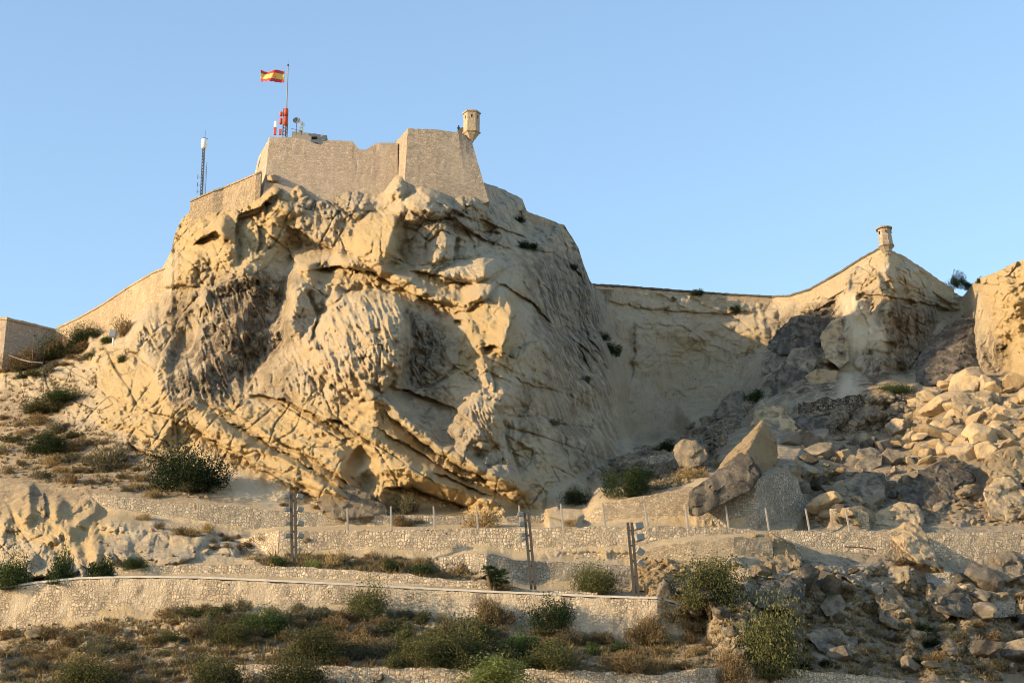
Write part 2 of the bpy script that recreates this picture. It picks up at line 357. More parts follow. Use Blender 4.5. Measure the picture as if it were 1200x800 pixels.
ROWS = [
 (206,[(300,309),(316,307)]),(218,[(322,306.5),(345,309),(470,305),(500,306),(566,308)]),(234,[(345,307.5),(370,308.5),(400,308.5),(440,307),(520,303.6)]),(245,[(225,316),(262,310),(300,304.5),(325,302),(345,304.6),(400,305.8),(440,305.4),(468,300.4),(505,299.2),(545,301),(570,306),(616,325)]),(318,[(1000,344),(1020,341),(1042,338.5),(1070,342),(1100,349)]),
 (290,[(206,314),(235,305),(262,299),(282,303),(310,302),(345,306),(390,304),(430,297),(455,293),(470,299),(520,299),(560,300),(600,304),(640,314),(678,330)]),
 (340,[(183,322),(205,307),(240,301),(275,300),(300,297),(330,300),(345,293),(380,293),(440,291),(500,290),(540,291),(575,286),(602,290),(640,302),(692,328),(704,352),(760,358),(850,364),(920,366)]),
 (380,[(100,328),(140,320),(165,308),(190,303),(215,303),(235,297),(275,292),(315,295),(340,289),(365,286),(420,282),(468,280),(484,283),(520,285),(560,281),(596,279),(640,296),(695,322),(716,350),(760,356),(850,362),(920,360),(960,352),(1000,345),(1040,342),(1100,350),(1130,350),(1146,336),(1165,326),(1200,318),(1300,304),(1640,296)]),
 (405,[(60,328),(110,318),(150,309),(185,300),(212,301),(235,294),(275,290),(312,292),(335,288),(362,283),(420,279),(470,277),(486,281),(520,282.5),(550,279),(592,276),(640,290),(705,319)]),
 (435,[(-250,345),(0,328),(60,321),(110,312),(145,304),(175,298),(200,293),(235,288),(290,289),(320,284),(360,279),(420,275),(470,274),(482,277.5),(515,279),(550,276),(580,273),(604,278),(650,290),(714,317),(733,350),(800,359),(876,359),(900,342),(940,336),(960,341),(1000,342),(1040,338),(1060,342),(1090,336),(1140,328),(1170,323),(1200,314),(1300,300),(1640,290)]),
 (470,[(-430,345),(-100,332),(0,316),(60,309),(110,302),(145,296),(180,291),(210,287),(250,284),(300,282),(350,278),(400,274),(440,272),(470,273),(520,276),(560,271),(590,271),(640,283),(700,302),(722,314),(737,347),(790,356),(864,355),(890,330),(925,322),(1000,318),(1060,318),(1080,312),(1120,308),(1200,303),(1300,295),(1640,285)]),
 (510,[(-100,316),(0,304),(60,299),(110,293),(150,288),(190,285),(240,282),(290,279),(350,275),(400,272),(440,268),(480,269),(520,271),(560,269),(600,270),(640,278),(700,293),(727,306),(745,343),(790,351),(826,338),(842,310),(880,300),(950,304),(1040,302),(1080,298),(1150,291),(1200,288),(1300,280),(1640,272)]),
 (528,[(733,322),(745,336),(790,342),(815,318)]),
 (550,[(-430,320),(-100,300),(0,291),(60,287),(110,284),(170,281),(230,278),(280,277),(310,276),(350,271),(400,268),(430,270),(480,267),(520,267),(560,267),(600,268),(640,273),(690,284),(735,300),(800,296),(840,288),(880,283),(930,287),(1000,284),(1080,281),(1150,276),(1200,274),(1300,270),(1640,262)]),
 (575,[(-100,288),(0,279),(60,276),(100,274),(170,274),(230,273),(290,272),(340,269),(400,267),(470,267),(520,268),(580,268),(640,270),(690,275),(740,280),(950,278),(1000,275),(1080,274),(1150,271),(1200,270),(1300,268)]),
 (595,[(0,272),(50,268),(90,269),(660,268),(690,270),(960,270),(1040,267),(1120,265),(1200,265),(1300,266)]),
 (612,[(-430,280),(-100,270),(0,267),(50,263),(90,264),(660,262),(700,262),(960,261),(1040,261),(1120,260),(1200,261),(1300,262),(1640,255)]),
 (625,[(30,262),(80,260),(115,262),(150,260),(200,261),(240,261)]),
 (645,[(-100,262),(0,260),(40,257),(80,254),(120,250),(150,249),(200,251),(250,253)]),
 (665,[(-100,256),(0,254),(50,251),(90,248),(128,246),(330,249),(400,248),(470,247),(920,246),(960,248),(1010,250),(1060,251)]),
 (675,[(780,243),(830,240),(880,238.5),(915,241),(945,245),(1000,248),(1060,250),(1120,252),(1200,255),(1300,257),(1640,250)]),
 (700,[(830,234),(862,232.5),(895,238),(930,243),(980,246),(1060,249),(1120,251),(1200,253),(1300,255)]),
 (730,[(840,229),(870,228.5),(905,236),(950,241),(1000,243),(1060,245),(1120,247),(1200,250),(1300,253),(1640,245)]),
 (752,[(-100,231),(0,229),(100,228),(200,227),(300,226),(400,226),(500,226),(620,227),(720,227),(800,226),(865,224.5),(900,231),(940,235),(1000,238),(1100,242),(1200,246),(1300,249)]),
 (775,[(-430,240),(-100,227),(0,225),(100,223),(200,222),(300,221),(400,221),(500,221),(620,221),(720,221),(800,221.5),(850,221),(900,227),(980,232),(1100,237),(1200,242),(1300,245),(1640,240)]),
 (805,[(-100,221),(0,219),(100,218),(200,217),(1090,233),(1200,238),(1300,240)]),
 (850,[(-430,222),(-100,210),(0,208),(200,207),(400,206),(800,207),(1000,210),(1300,220),(1640,220)]),
 (950,[(-430,190),(0,182),(400,180),(800,181),(1300,190),(1640,190)]),
 (1100,[(-430,140),(0,132),(400,130),(800,130),(1300,138),(1640,140)]),
 (1250,[(-430,80),(400,80),(1640,80)]),
]
def interp_poly(pts, xs, k):
    xp = [p[0] for p in pts]; yp = [p[k] for p in pts]; return np.interp(xs, xp, yp)
pts = [(x, y, d) for x, y, d in SKY] + [(x, y - 60, d + 3) for x, y, d in SKY]
wallpts = []
for w in WALLS.values():
    p = w['p']; xs = np.arange(p[0][0], p[-1][0] + 1, 9)
    tp, bt, dd = (interp_poly(p, xs, k) for k in (1, 2, 3))
    for x, a, b, d in zip(xs, tp, bt, dd):
        wallpts += [(x, a - 2.5, d + 3.2, 1), (x, a + 2.5, d + 1.0, 0), (x, b, d - .25, 0), (x, a - 9, d + 5.0, 1)]
def near_wall(x, y):
    for w in WALLS.values():
        p = w['p']
        if p[0][0] - 12 <= x <= p[-1][0] + 12:
            xx = min(max(x, p[0][0]), p[-1][0])
            a = float(interp_poly(p, xx, 1)); b = float(interp_poly(p, xx, 2))
            if a - 14 < y < b + 5: return True
    return False
# wall helper points that fall inside another, nearer wall are dropped
def inside_other(x, y, d, behind):
    for w in WALLS.values():
        p = w['p']
        if p[0][0] <= x <= p[-1][0]:
            a, b, dd = (float(interp_poly(p, x, k)) for k in (1, 2, 3))
            if a - 3 < y < b + 1 and (dd < d - 1.6 or (behind and dd > d - 4.0)): return True
    return False
pts += [q[:3] for q in wallpts if not inside_other(*q)]
# a wall whose foot is hidden by a nearer wall: its terrace still ends at that foot
for w in WALLS.values():
    p = w['p']
    for x in np.arange(p[0][0], p[-1][0]+1, 9):
        tp, bt, dd = (float(interp_poly(p, x, k)) for k in (1, 2, 3)); best = None
        for w2 in WALLS.values():
            if w2 is w: continue
            q = w2['p']
            if q[0][0] <= x <= q[-1][0]:
                a, b, d2 = (float(interp_poly(q, x, k)) for k in (1, 2, 3))
                if d2 < dd-1.6 and tp+2 < a < bt+1 and bt < b+12 and (best is None or a < best): best = a
        if best is not None: pts.append((x, best-3, dd-.3))
for y, row in ROWS:
    for x, d in row:
        if not near_wall(x, y): pts.append((x, y, d))
X0, X1, Y0, Y1 = -430, 1640, 110, 1255
NX, NY = X1 - X0 + 1, Y1 - Y0 + 1
def raster(pts):
    seen = {}; P = []
    for x, y, d in pts:
        k = (round(x), round(y))
        if k in seen: continue
        seen[k] = 1; P.append((x, y, d))
    for c in ((X0-5, Y0-5), (X1+5, Y0-5), (X0-5, Y1+5), (X1+5, Y1+5)):
        q = min(P, key=lambda p: (p[0]-c[0])**2 + (p[1]-c[1])**2); P.append((c[0], c[1], q[2]))
    res = delaunay_2d_cdt([Vector((p[0], p[1])) for p in P], [], [], 0, 1e-4)
    vs = np.array([tuple(v) for v in res[0]]); ov = res[3]
    dv = np.array([P[o[0]][2] if o else 280 for o in ov])
    G = np.full((NY, NX), 300.0)
    for f in res[2]:
        a, b, c = (vs[i] for i in f); da, db, dc = (dv[i] for i in f)
        x0 = max(int(math.floor(min(a[0], b[0], c[0]))), X0); x1 = min(int(math.ceil(max(a[0], b[0], c[0]))), X1)
        y0 = max(int(math.floor(min(a[1], b[1], c[1]))), Y0); y1 = min(int(math.ceil(max(a[1], b[1], c[1]))), Y1)
        if x1 < x0 or y1 < y0: continue
        xx, yy = np.meshgrid(np.arange(x0, x1+1), np.arange(y0, y1+1))
        den = (b[1]-c[1])*(a[0]-c[0]) + (c[0]-b[0])*(a[1]-c[1])
        if abs(den) < 1e-9: continue
        u = ((b[1]-c[1])*(xx-c[0]) + (c[0]-b[0])*(yy-c[1]))/den
        v = ((c[1]-a[1])*(xx-c[0]) + (a[0]-c[0])*(yy-c[1]))/den
        w = 1-u-v; m = (u >= -1e-6) & (v >= -1e-6) & (w >= -1e-6)
        sub = G[y0-Y0:y1-Y0+1, x0-X0:x1-X0+1]; sub[m] = (u*da+v*db+w*dc)[m]
    return G
def blur(G, r):
    for ax in (0, 1):
        p = np.pad(G, [(r+1, r) if k == ax else (0, 0) for k in (0, 1)], mode='edge')
        c = np.cumsum(p, axis=ax); n = 2*r+1
        G = (c[n:, :] - c[:-n, :])/n if ax == 0 else (c[:, n:] - c[:, :-n])/n
    return G
G = raster(pts)
def boxgrid(x0, x1, y0, y1):
    x0 = max(int(x0), X0); x1 = min(int(x1), X1); y0 = max(int(y0), Y0); y1 = min(int(y1), Y1)
    xx, yy = np.meshgrid(np.arange(x0, x1+1, dtype=float), np.arange(y0, y1+1, dtype=float))
    return (slice(y0-Y0, y1-Y0+1), slice(x0-X0, x1-X0+1)), xx, yy
def polydist(poly, xx, yy, closed=False):
    best = np.full(xx.shape, 1e9); sgn = np.ones(xx.shape); tt = np.zeros(xx.shape)
    L = list(zip(poly[:-1], poly[1:])) + ([(poly[-1], poly[0])] if closed else [])
    for k, (a, b) in enumerate(L):
        dx, dy = b[0]-a[0], b[1]-a[1]; l2 = dx*dx+dy*dy + 1e-9
        t = np.clip(((xx-a[0])*dx+(yy-a[1])*dy)/l2, 0, 1)
        ex = xx-a[0]-t*dx; ey = yy-a[1]-t*dy; d = np.hypot(ex, ey); m = d < best
        cr = dx*(yy-a[1])-dy*(xx-a[0])      # > 0: right of travel on screen
        best = np.where(m, d, best); sgn = np.where(m, np.sign(cr), sgn); tt = np.where(m, (k+t)/len(L), tt)
    return best, sgn, tt
def polymask(poly, soft=6, wob=6, seed=3):
    """soft inside-mask of a closed polygon with a ragged edge"""
    xs = [p[0] for p in poly]; ys = [p[1] for p in poly]
    sl_, xx, yy = boxgrid(min(xs)-30, max(xs)+30, min(ys)-30, max(ys)+30)
    wx = xx + wob*fbm(xx/16, yy/16, xx*0+seed, 3, seed); wy = yy + wob*fbm(xx/16, yy/16, xx*0+seed+9, 3, seed+5)
    ins = np.zeros(xx.shape, bool); n = len(poly); j = n-1
    for i in range(n):
        xi, yi = poly[i]; xj, yj = poly[j]
        c = ((yi > wy) != (yj > wy)) & (wx < (xj-xi)*(wy-yi)/((yj-yi) or 1e-9)+xi); ins ^= c; j = i
    d, _, _ = polydist(poly, wx, wy, True)
    s = np.where(ins, d, -d); m = np.clip(s/soft*.5+.5, 0, 1)
    out = np.zeros((NY, NX)); out[sl_] = m*m*(3-2*m)
    return out
def edge(poly, h, w, both=.0, wob=3.0):
    """the ground right of the line of travel steps back by h metres and recovers over w pixels"""
    xs = [p[0] for p in poly]; ys = [p[1] for p in poly]; r = 3*w+8
    sl_, xx, yy = boxgrid(min(xs)-r, max(xs)+r, min(ys)-r, max(ys)+r)
    sd = int(abs(xs[0]*3+ys[0])) % 97
    wx = xx + wob*fbm(xx/9, yy/9, xx*0, 3, sd); wy = yy + wob*fbm(xx/9, yy/9, xx*0+5, 3, sd+3)
    d, s, t = polydist(poly, wx, wy)
    tap = np.clip(np.minimum(t, 1-t)*6, 0, 1)
    G[sl_] += np.where(s > 0, h*np.exp(-d/w), -both*h*np.exp(-(d/(w*.6))))*tap
def ridge(poly, h, w):
    xs = [p[0] for p in poly]; ys = [p[1] for p in poly]; r = 3*w
    sl_, xx, yy = boxgrid(min(xs)-r, max(xs)+r, min(ys)-r, max(ys)+r)
    wx = xx + 4*fbm(xx/12, yy/12, xx*0, 3, 5); wy = yy + 4*fbm(xx/12, yy/12, xx*0+5, 3, 8)
    d, s, t = polydist(poly, wx, wy); G[sl_] -= h*np.exp(-(d/w)**2)
def bulge(cx, cy, rx, ry, h, p=2, ang=0):
    r = 1.6*max(rx, ry); sl_, xx, yy = boxgrid(cx-r, cx+r, cy-r, cy+r)
    ca, sa = math.cos(R(ang)), math.sin(R(ang))
    u = ((xx-cx)*ca+(yy-cy)*sa)/rx; v = (-(xx-cx)*sa+(yy-cy)*ca)/ry
    u = u + .25*fbm(xx/14, yy/14, xx*0, 3, int(cx)); v = v + .25*fbm(xx/14, yy/14, xx*0+3, 3, int(cy))
    q = np.clip(1-(u*u+v*v), 0, 1); G[sl_] -= h*q**(1/p)

G = blur(G, 2)
# --- the great crag: edges read from the photograph (right of travel lies deeper)
E = edge
E([(277,312),(276,290),(276,266),(280,252),(300,244),(320,232),(343,213)], 3.5, 16, .2)
bulge(262, 266, 15, 14, 2.2); E([(226,288),(252,271),(276,287)], 4, 20, .2)
E([(288,236),(296,220),(312,213),(336,212),(346,214)], 3.2, 14)
E([(184,337),(212,335),(238,336)], 1.5, 10); bulge(212, 315, 32, 22, 2.5)
E([(333,262),(360,275),(378,290),(402,297)], 3, 9, .3)
E([(312,255),(310,238),(322,228)], 2, 10); E([(300,300),(305,278),(300,262)], 3, 10)
E([(338,296),(350,312),(362,328)], 2.5, 16, .2)
E([(360,215),(385,228),(402,246),(422,260)], 1.6, 7, .3)
bulge(466, 216, 13, 18, 3, 1.6, 20); ridge([(458,228),(466,212),(477,198)], 1.5, 5); bulge(560, 248, 44, 22, 2.6, 2, 12)
bulge(506, 236, 30, 21, 4.5, 1.6, 8); E([(484,247),(505,257),(532,254),(558,276),(584,288)], 1.7, 9, .25)
bulge(444, 279, 32, 32, 4.5, 1.7, -40); E([(480,313),(464,292),(462,272),(468,254)], 4, 16, .15)
E([(400,292),(420,300),(440,310)], 2, 7)
ridge([(358,312),(395,303),(440,311),(478,330),(505,345),(545,356),(566,345)], 2.8, 8)
E([(352,318),(395,311),(440,320),(476,339),(505,352),(548,362)], 4.2, 9)
bulge(516, 292, 16, 20, 3, 2, 30); E([(530,312),(532,292),(536,276)], 2.6, 14)
bulge(552, 316, 42, 14, 3.5, 2, -14)
E([(480,316),(520,324),(556,334)], 2.2, 10)
E([(283,322),(240,340),(213,370),(195,405),(182,437)], 4.2, 24, .2)
ridge([(283,322),(240,340),(213,370),(195,405),(182,437),(200,470)], 2.2, 12)
E([(148,405),(165,420),(183,438)], 2.2, 16, .3)
ridge([(188,322),(182,350),(165,385),(150,404)], 2.0, 14)
E([(345,325),(334,365),(330,400),(304,432),(285,462)], 3.2, 26, .1)
E([(366,402),(370,368),(358,338)], 3.5, 16); ridge([(362,322),(346,342),(340,380)], 2.5, 12)
E([(476,352),(440,337),(405,347),(378,368),(364,402)], 3.6, 14, .25)
bulge(425, 400, 62, 66, 6.5, 2, 15)
E([(470,455),(473,420),(475,385),(472,352)], 4.2, 26, .3)
E([(578,411),(545,430),(508,454),(470,458)], 2.6, 14, .3)
E([(520,372),(548,362),(572,348),(590,330)], 1.5, 12)
E([(580,328),(600,340),(622,353),(640,372),(652,386)], 1.8, 6, .3)
E([(654,389),(663,382),(679,396),(686,416)], 1.6, 6, .3)
E([(602,424),(589,408),(597,385),(604,363),(590,345)], 4.6, 32, .3)
ridge([(590,345),(603,362),(597,388),(588,410)], 1.6, 8)
bulge(540, 378, 8, 4, -2.5); E([(562,408),(580,404),(602,421)], 3.2, 18)
ridge([(545,375),(560,398),(560,410)], 1.8, 8)
E([(580,462),(577,440),(575,430)], 2, 12)
E([(630,360),(655,400),(668,440),(672,480)], .9, 14); E([(690,440),(700,470),(705,520)], .8, 8)
E([(655,470),(660,500),(668,540)], 1.0, 12, .2); E([(600,440),(625,452),(660,460)], 1.2, 10)
E([(610,258),(585,262),(570,280)], 1.2, 12); E([(600,280),(630,292),(660,300)], 1.5, 9, .2)
E([(560,255),(590,268),(620,280)], 1.6, 9, .2); E([(650,290),(655,320),(662,345)], .8, 9, .2)
# strata at the foot
E([(216,492),(262,523),(300,546),(345,571),(398,595)], 4.2, 15, .2)
ridge([(224,478),(265,505),(305,528),(350,552),(400,580)], 2.4, 11)
E([(250,482),(290,505),(330,528),(372,552),(410,578)], 2.2, 6, .3)
E([(292,462),(330,467),(372,486),(392,500),(425,520)], 3.2, 8, .3)
E([(322,513),(365,535),(400,558),(420,578)], 3.0, 8, .3)
E([(384,489),(412,500),(440,523)], 2.6, 7, .3)
bulge(425, 548, 20, 26, -4); E([(436,575),(440,545),(436,505)], -.1, 5)
ridge([(440,470),(455,472),(480,495),(510,520),(545,540),(590,562),(610,575)], 3.4, 9)
E([(448,478),(478,505),(508,528),(545,549),(600,575)], 4.5, 8)
E([(440,500),(480,522),(520,548),(560,568)], 2.2, 6, .3)
ridge([(432,548),(475,548),(520,566),(560,585),(590,594)], 3.8, 10)
E([(452,572),(482,570),(520,584),(560,598)], 4.0, 10)
E([(505,552),(540,566),(580,583)], 2.0, 6, .3)
E([(455,452),(492,462),(530,478),(560,500)], 2.4, 10, .3)
bulge(560, 500, 30, 40, 3.4, 2, 30); E([(615,560),(596,530),(590,500),(578,470)], 4.0, 24, .2)
bulge(590, 560, 20, 18, 2.5); bulge(640, 500, 30, 45, 1.8)
# gold slope to the left
E([(70,452),(110,430),(132,405)], -1.5, 14); E([(150,520),(175,532),(215,545)], 2, 10, .3)
# back cliff, pinnacle and right cliff
ridge([(1040,300),(1046,330),(1050,365)], 3.5, 22); E([(1056,372),(1050,332),(1043,302)], 2.5, 24); E([(1020,340),(1030,318),(1040,300)], -1.2, 14)
E([(1000,342),(1040,347),(1080,354),(1130,366)], 2.6, 16, .3)
E([(1060,440),(1085,405),(1110,385),(1138,372)], 1.8, 10)
bulge(1056, 392, 40, 48, 3.0, 2, 15); E([(1012,420),(1020,385),(1005,352)], -2, 12)
bulge(1025, 428, 24, 14, 4); bulge(1030, 452, 30, 22, 3.0)
E([(800,376),(845,405),(892,440)], -2.0, 20)
E([(700,350),(760,362),(830,368),(905,362)], 1.2, 8, .3)
E([(1143,470),(1150,430),(1142,390),(1146,335)], -3, 20)
E([(1170,350),(1172,385),(1190,430)], 2.0, 10, .3); bulge(1180, 360, 26, 40, 2.5)
for q in ([(742,380),(745,415),(740,450)], [(905,400),(925,380),(960,362),(985,350)]): E(q, 2, 9, .2)
# left outcrops
ridge([(28,572),(22,600)], 1.6, 8); ridge([(36,570),(34,600),(30,612)], 2.2, 5); E([(52,610),(52,590),(50,578)], 2, 12)
ridge([(66,590),(68,610),(78,622)], 2.2, 9); ridge([(5,612),(3,630)], 1.6, 7)
ridge([(30,656),(60,634),(90,617),(110,600)], 2.4, 7); ridge([(86,640),(92,662)], 2.0, 6); ridge([(112,630),(110,658)], 2.5, 6)
ridge([(100,628),(130,612),(180,618),(235,636)], 1.6, 9); bulge(200, 640, 40, 20, 2.2); ridge([(240,628),(262,640),(300,650)], 1.6, 8)
# ragged gully on the lower right
rnd = random.Random(5)
for i in range(60):
    x = rnd.uniform(800, 1230); y = rnd.uniform(655, 775)
    if x < 900 and y > 720 : continue
    bulge(x, y, rnd.uniform(8, 26), rnd.uniform(6, 15), rnd.uniform(.5, 2.6), 2, rnd.uniform(-20, 50))
for i in range(70):
    x = rnd.uniform(955, 1260); y = rnd.uniform(480, 605)
    bulge(x, y, rnd.uniform(8, 20), rnd.uniform(6, 13), rnd.uniform(.5, 2.0), 2, rnd.uniform(-40, 40))

# --- painted-in rock properties; the stain mask also holds recess shade
def mask(*polys, soft=8, wob=8):
    m = np.zeros((NY, NX))
    for k, p in enumerate(polys): m = np.maximum(m, polymask(p, soft, wob, 3+k*7))
    return m
m_stain_shade = mask([(255,330),(300,322),(338,328),(334,395),(302,432),(280,458),(240,478),(205,476),(196,450),(215,425),(232,395),(250,370)],
               [(478,368),(515,376),(528,400),(500,448),(478,452)], [(200,345),(228,342),(222,375),(198,395)], [(190,408),(222,396),(236,420),(205,430)], soft=18, wob=14)  # shade painted into the central pocket and left recess, beside real stains
m_stain_shade = np.maximum(m_stain_shade, .75*mask([(1020,352),(1095,362),(1092,425),(1062,445),(1044,410)],[(905,372),(985,350),(990,400),(960,420),(900,420)],
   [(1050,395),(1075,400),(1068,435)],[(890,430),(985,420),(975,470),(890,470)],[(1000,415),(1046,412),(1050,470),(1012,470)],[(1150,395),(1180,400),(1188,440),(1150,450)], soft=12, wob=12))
m_stain_shade = np.maximum(m_stain_shade, .5*mask([(330,262),(385,292),(370,300),(335,282)],[(605,440),(640,450),(648,500),(612,520)],[(610,300),(680,300),(700,360),(720,440),(730,540),(690,570),(650,520),(630,400)],[(310,430),(345,420),(350,480),(300,462)], soft=10, wob=8))  # streaks and crevice tone, painted for contrast the shaded right flank lacks
m_grey = mask([(600,240),(700,260),(720,420),(660,420),(620,330)], [(340,215),(430,235),(420,270),(360,260)],[(455,475),(560,485),(600,560),(520,530)],[(520,205),(620,225),(600,300),(480,270)],[(240,330),(290,325),(250,380)],
   [(1075,385),(1145,375),(1150,440),(1075,450)],[(880,480),(1250,470),(1250,800),(800,800),(800,650),(960,640),(880,600)],[(440,448),(500,450),(520,480),(455,472)], soft=24, wob=18)
m_grey = np.maximum(m_grey, .22*mask([(690,330),(1130,330),(1130,480),(740,560)], soft=20))
m_grey = np.maximum(m_grey, .6*mask([(0,470),(120,500),(250,560),(260,590),(90,600),(0,560)],[(130,630),(230,640),(230,665),(130,660)],[(760,640),(1000,640),(900,760),(780,720)], soft=14))
m_ochre = mask([(130,455),(180,440),(215,490),(300,530),(400,585),(330,560),(250,530),(170,535),(140,500)], [(220,480),(330,465),(450,475),(600,560),(640,600),(400,595),(300,550)],
   [(120,400),(180,440),(200,490),(120,500)],[(205,250),(340,205),(345,300),(210,340)],[(400,250),(470,250),(480,315),(400,300)],[(540,350),(605,350),(600,430),(530,440)],[(1145,325),(1250,270),(1250,480),(1180,450)],[(350,305),(560,345),(560,365),(360,330)],[(0,565),(90,570),(130,610),(110,660),(0,620)], soft=16, wob=12)
m_soil = mask([(960,500),(1060,470),(1110,445),(1250,440),(1250,615),(960,612)],[(745,520),(810,505),(860,470),(900,480),(850,545),(740,575),(700,560)],[(-430,740),(830,745),(830,860),(-430,860)],[(-430,470),(0,450),(110,520),(260,575),(90,590),(-430,600)],[(300,650),(540,655),(600,690),(300,668)],[(930,720),(1250,740),(1250,850),(930,820)],[(735,540),(800,550),(800,580),(735,580)],[(-430,850),(1640,850),(1640,1255),(-430,1255)], soft=14, wob=14)
m_smooth = mask([(268,548),(300,550),(345,575),(392,593),(335,596),(262,582)],[(452,578),(480,578),(540,602),(450,602)],[(408,525),(432,530),(436,575),(405,548)],
   [(986,345),(1004,343),(1030,372),(1043,395),(1012,410),(1014,466),(976,466),(992,410),(985,380)],[(1072,440),(1080,405),(1110,385),(1100,380),(1068,410)],[(1082,672),(1110,668),(1185,690),(1190,722),(1130,720)], soft=8, wob=5)
m_pale = np.minimum(1, m_smooth*1.0)

def facetize(G, sp, jit, seed, x0=-70, x1=1270, y0=118, y1=812):
    rg = np.random.RandomState(seed); gx, gy = np.meshgrid(np.arange(x0, x1+sp, sp), np.arange(y0, y1+sp, sp)); gx = gx + (np.arange(gx.shape[0]) % 2)[:, None]*sp*.5
    gx = gx + rg.uniform(-.42, .42, gx.shape)*sp; gy = gy + rg.uniform(-.42, .42, gx.shape)*sp; gx = gx.ravel(); gy = gy.ravel()
    h = G[np.clip(np.round(gy-Y0).astype(int), 0, NY-1), np.clip(np.round(gx-X0).astype(int), 0, NX-1)] + rg.uniform(-jit, jit, gx.shape)
    res = delaunay_2d_cdt([Vector((a, b)) for a, b in zip(gx, gy)], [], [], 0, 1e-5)
    vs = np.array([tuple(q) for q in res[0]]); hh = h[[o[0] for o in res[3]]]; out = G.copy()
    for f in res[2]:
        a, b, c = vs[f[0]], vs[f[1]], vs[f[2]]
        ax0 = max(int(min(a[0], b[0], c[0])), X0); ax1 = min(int(max(a[0], b[0], c[0]))+1, X1); ay0 = max(int(min(a[1], b[1], c[1])), Y0); ay1 = min(int(max(a[1], b[1], c[1]))+1, Y1)
        if ax1 < ax0 or ay1 < ay0: continue
        xx = np.arange(ax0, ax1+1)[None, :]; yy = np.arange(ay0, ay1+1)[:, None]; den = (b[1]-c[1])*(a[0]-c[0])+(c[0]-b[0])*(a[1]-c[1])
        if abs(den) < 1e-9: continue
        u = ((b[1]-c[1])*(xx-c[0])+(c[0]-b[0])*(yy-c[1]))/den; w = ((c[1]-a[1])*(xx-c[0])+(a[0]-c[0])*(yy-c[1]))/den; q = 1-u-w
        m = (u >= -1e-6) & (w >= -1e-6) & (q >= -1e-6); out[ay0-Y0:ay1-Y0+1, ax0-X0:ax1-X0+1][m] = (u*hh[f[0]]+w*hh[f[1]]+q*hh[f[2]])[m]
    return out
GF = facetize(G, 6.5, .3, 6)
# --- sample the rock on a mesh that follows the skyline
xs = np.concatenate([np.arange(-424, -40, 6.), np.arange(-40, 1240, .95), np.arange(1240, 1634, 6.)])
skyx = np.array([p[0] for p in SKY]); skyy = np.array([p[1] for p in SKY])
skyline = np.interp(xs, skyx + np.linspace(0, 1e-3, len(skyx)), skyy)
z0 = xs*0
skyline = skyline + 2.2*fbm(xs/22, z0, z0, 4, 3) + .8*fbm(xs/5, z0, z0, 3, 9)
NR = 620
v = np.linspace(0, 1, NR)[:, None]
PYm = skyline[None, :] + 1 + v*(806 - skyline[None, :])
ext = np.linspace(0, 1, 70)[1:, None]**1.3
PYm = np.vstack([PYm, 806 + ext*(1248-806) + 0*skyline[None, :]])
PXm = np.broadcast_to(xs[None, :], PYm.shape).copy()
def samp(A, px, py):
    fx = np.clip(px-X0, 0, NX-1.001); fy = np.clip(py-Y0, 0, NY-1.001)
    ix = fx.astype(int); iy = fy.astype(int); u = fx-ix; w = fy-iy
    return (A[iy, ix]*(1-u)*(1-w)+A[iy, ix+1]*u*(1-w)+A[iy+1, ix]*(1-u)*w+A[iy+1, ix+1]*u*w)
D = samp(G, PXm, PYm)
smo, sta, gre, och, soi, pal = (samp(a, PXm, PYm) for a in (m_smooth, m_stain_shade, m_grey, m_ochre, m_soil, m_pale))
wallmask = np.zeros((NY, NX))
for w in WALLS.values():
    p = w['p']; poly = [(a[0], a[1]-6) for a in p] + [(a[0], a[2]+4) for a in reversed(p)]
    wallmask = np.maximum(wallmask, polymask(poly, 8, 0))
wm = samp(wallmask, PXm, PYm)
fw = np.clip(1 - soi*.8, 0, 1)*(1-smo)*(1-np.clip(wm*1.6, 0, 1))*np.clip((PXm+60)/60, 0, 1)*np.clip((1262-PXm)/20, 0, 1)*np.clip((805-PYm)/20, 0, 1)
D = D + (samp(GF, PXm, PYm) - D)*fw*(.12 + .5*np.clip((PXm-600)/60, 0, 1))
Xw, Yw, Zw = at_np(PXm, PYm, D)
cliffy = np.clip(1 - soi*.75, 0, 1)*(1 - smo*.93)*(1 - wm*.93)
gpx = np.abs(np.gradient(D, axis=1)/np.gradient(PXm, axis=1))/.12; gpy = np.abs(np.gradient(D, axis=0)/np.maximum(np.gradient(PYm, axis=0), .3))/.12
k_ = 9; gs = np.apply_along_axis(lambda q: np.convolve(q, np.ones(k_)/k_, 'same'), 1, gpx + .6*gpy)
amp = cliffy*np.clip(2.6/(1.1 + gs), .6, 1.3)
wxn = 1.3*fbm(Xw/4, Yw/4, Zw/4, 3, 21); wzn = 1.3*fbm(Xw/4+9, Yw/4, Zw/4, 3, 25)
TS = 1500
_rr = np.random.RandomState(4); _g = np.arange(-16, TS+17, 16.)
_px, _py = np.meshgrid(_g, _g); _px = _px + _rr.uniform(-7.5, 7.5, _px.shape); _py = _py + _rr.uniform(-7.5, 7.5, _py.shape); _h = _rr.uniform(-1, 1, _px.shape)
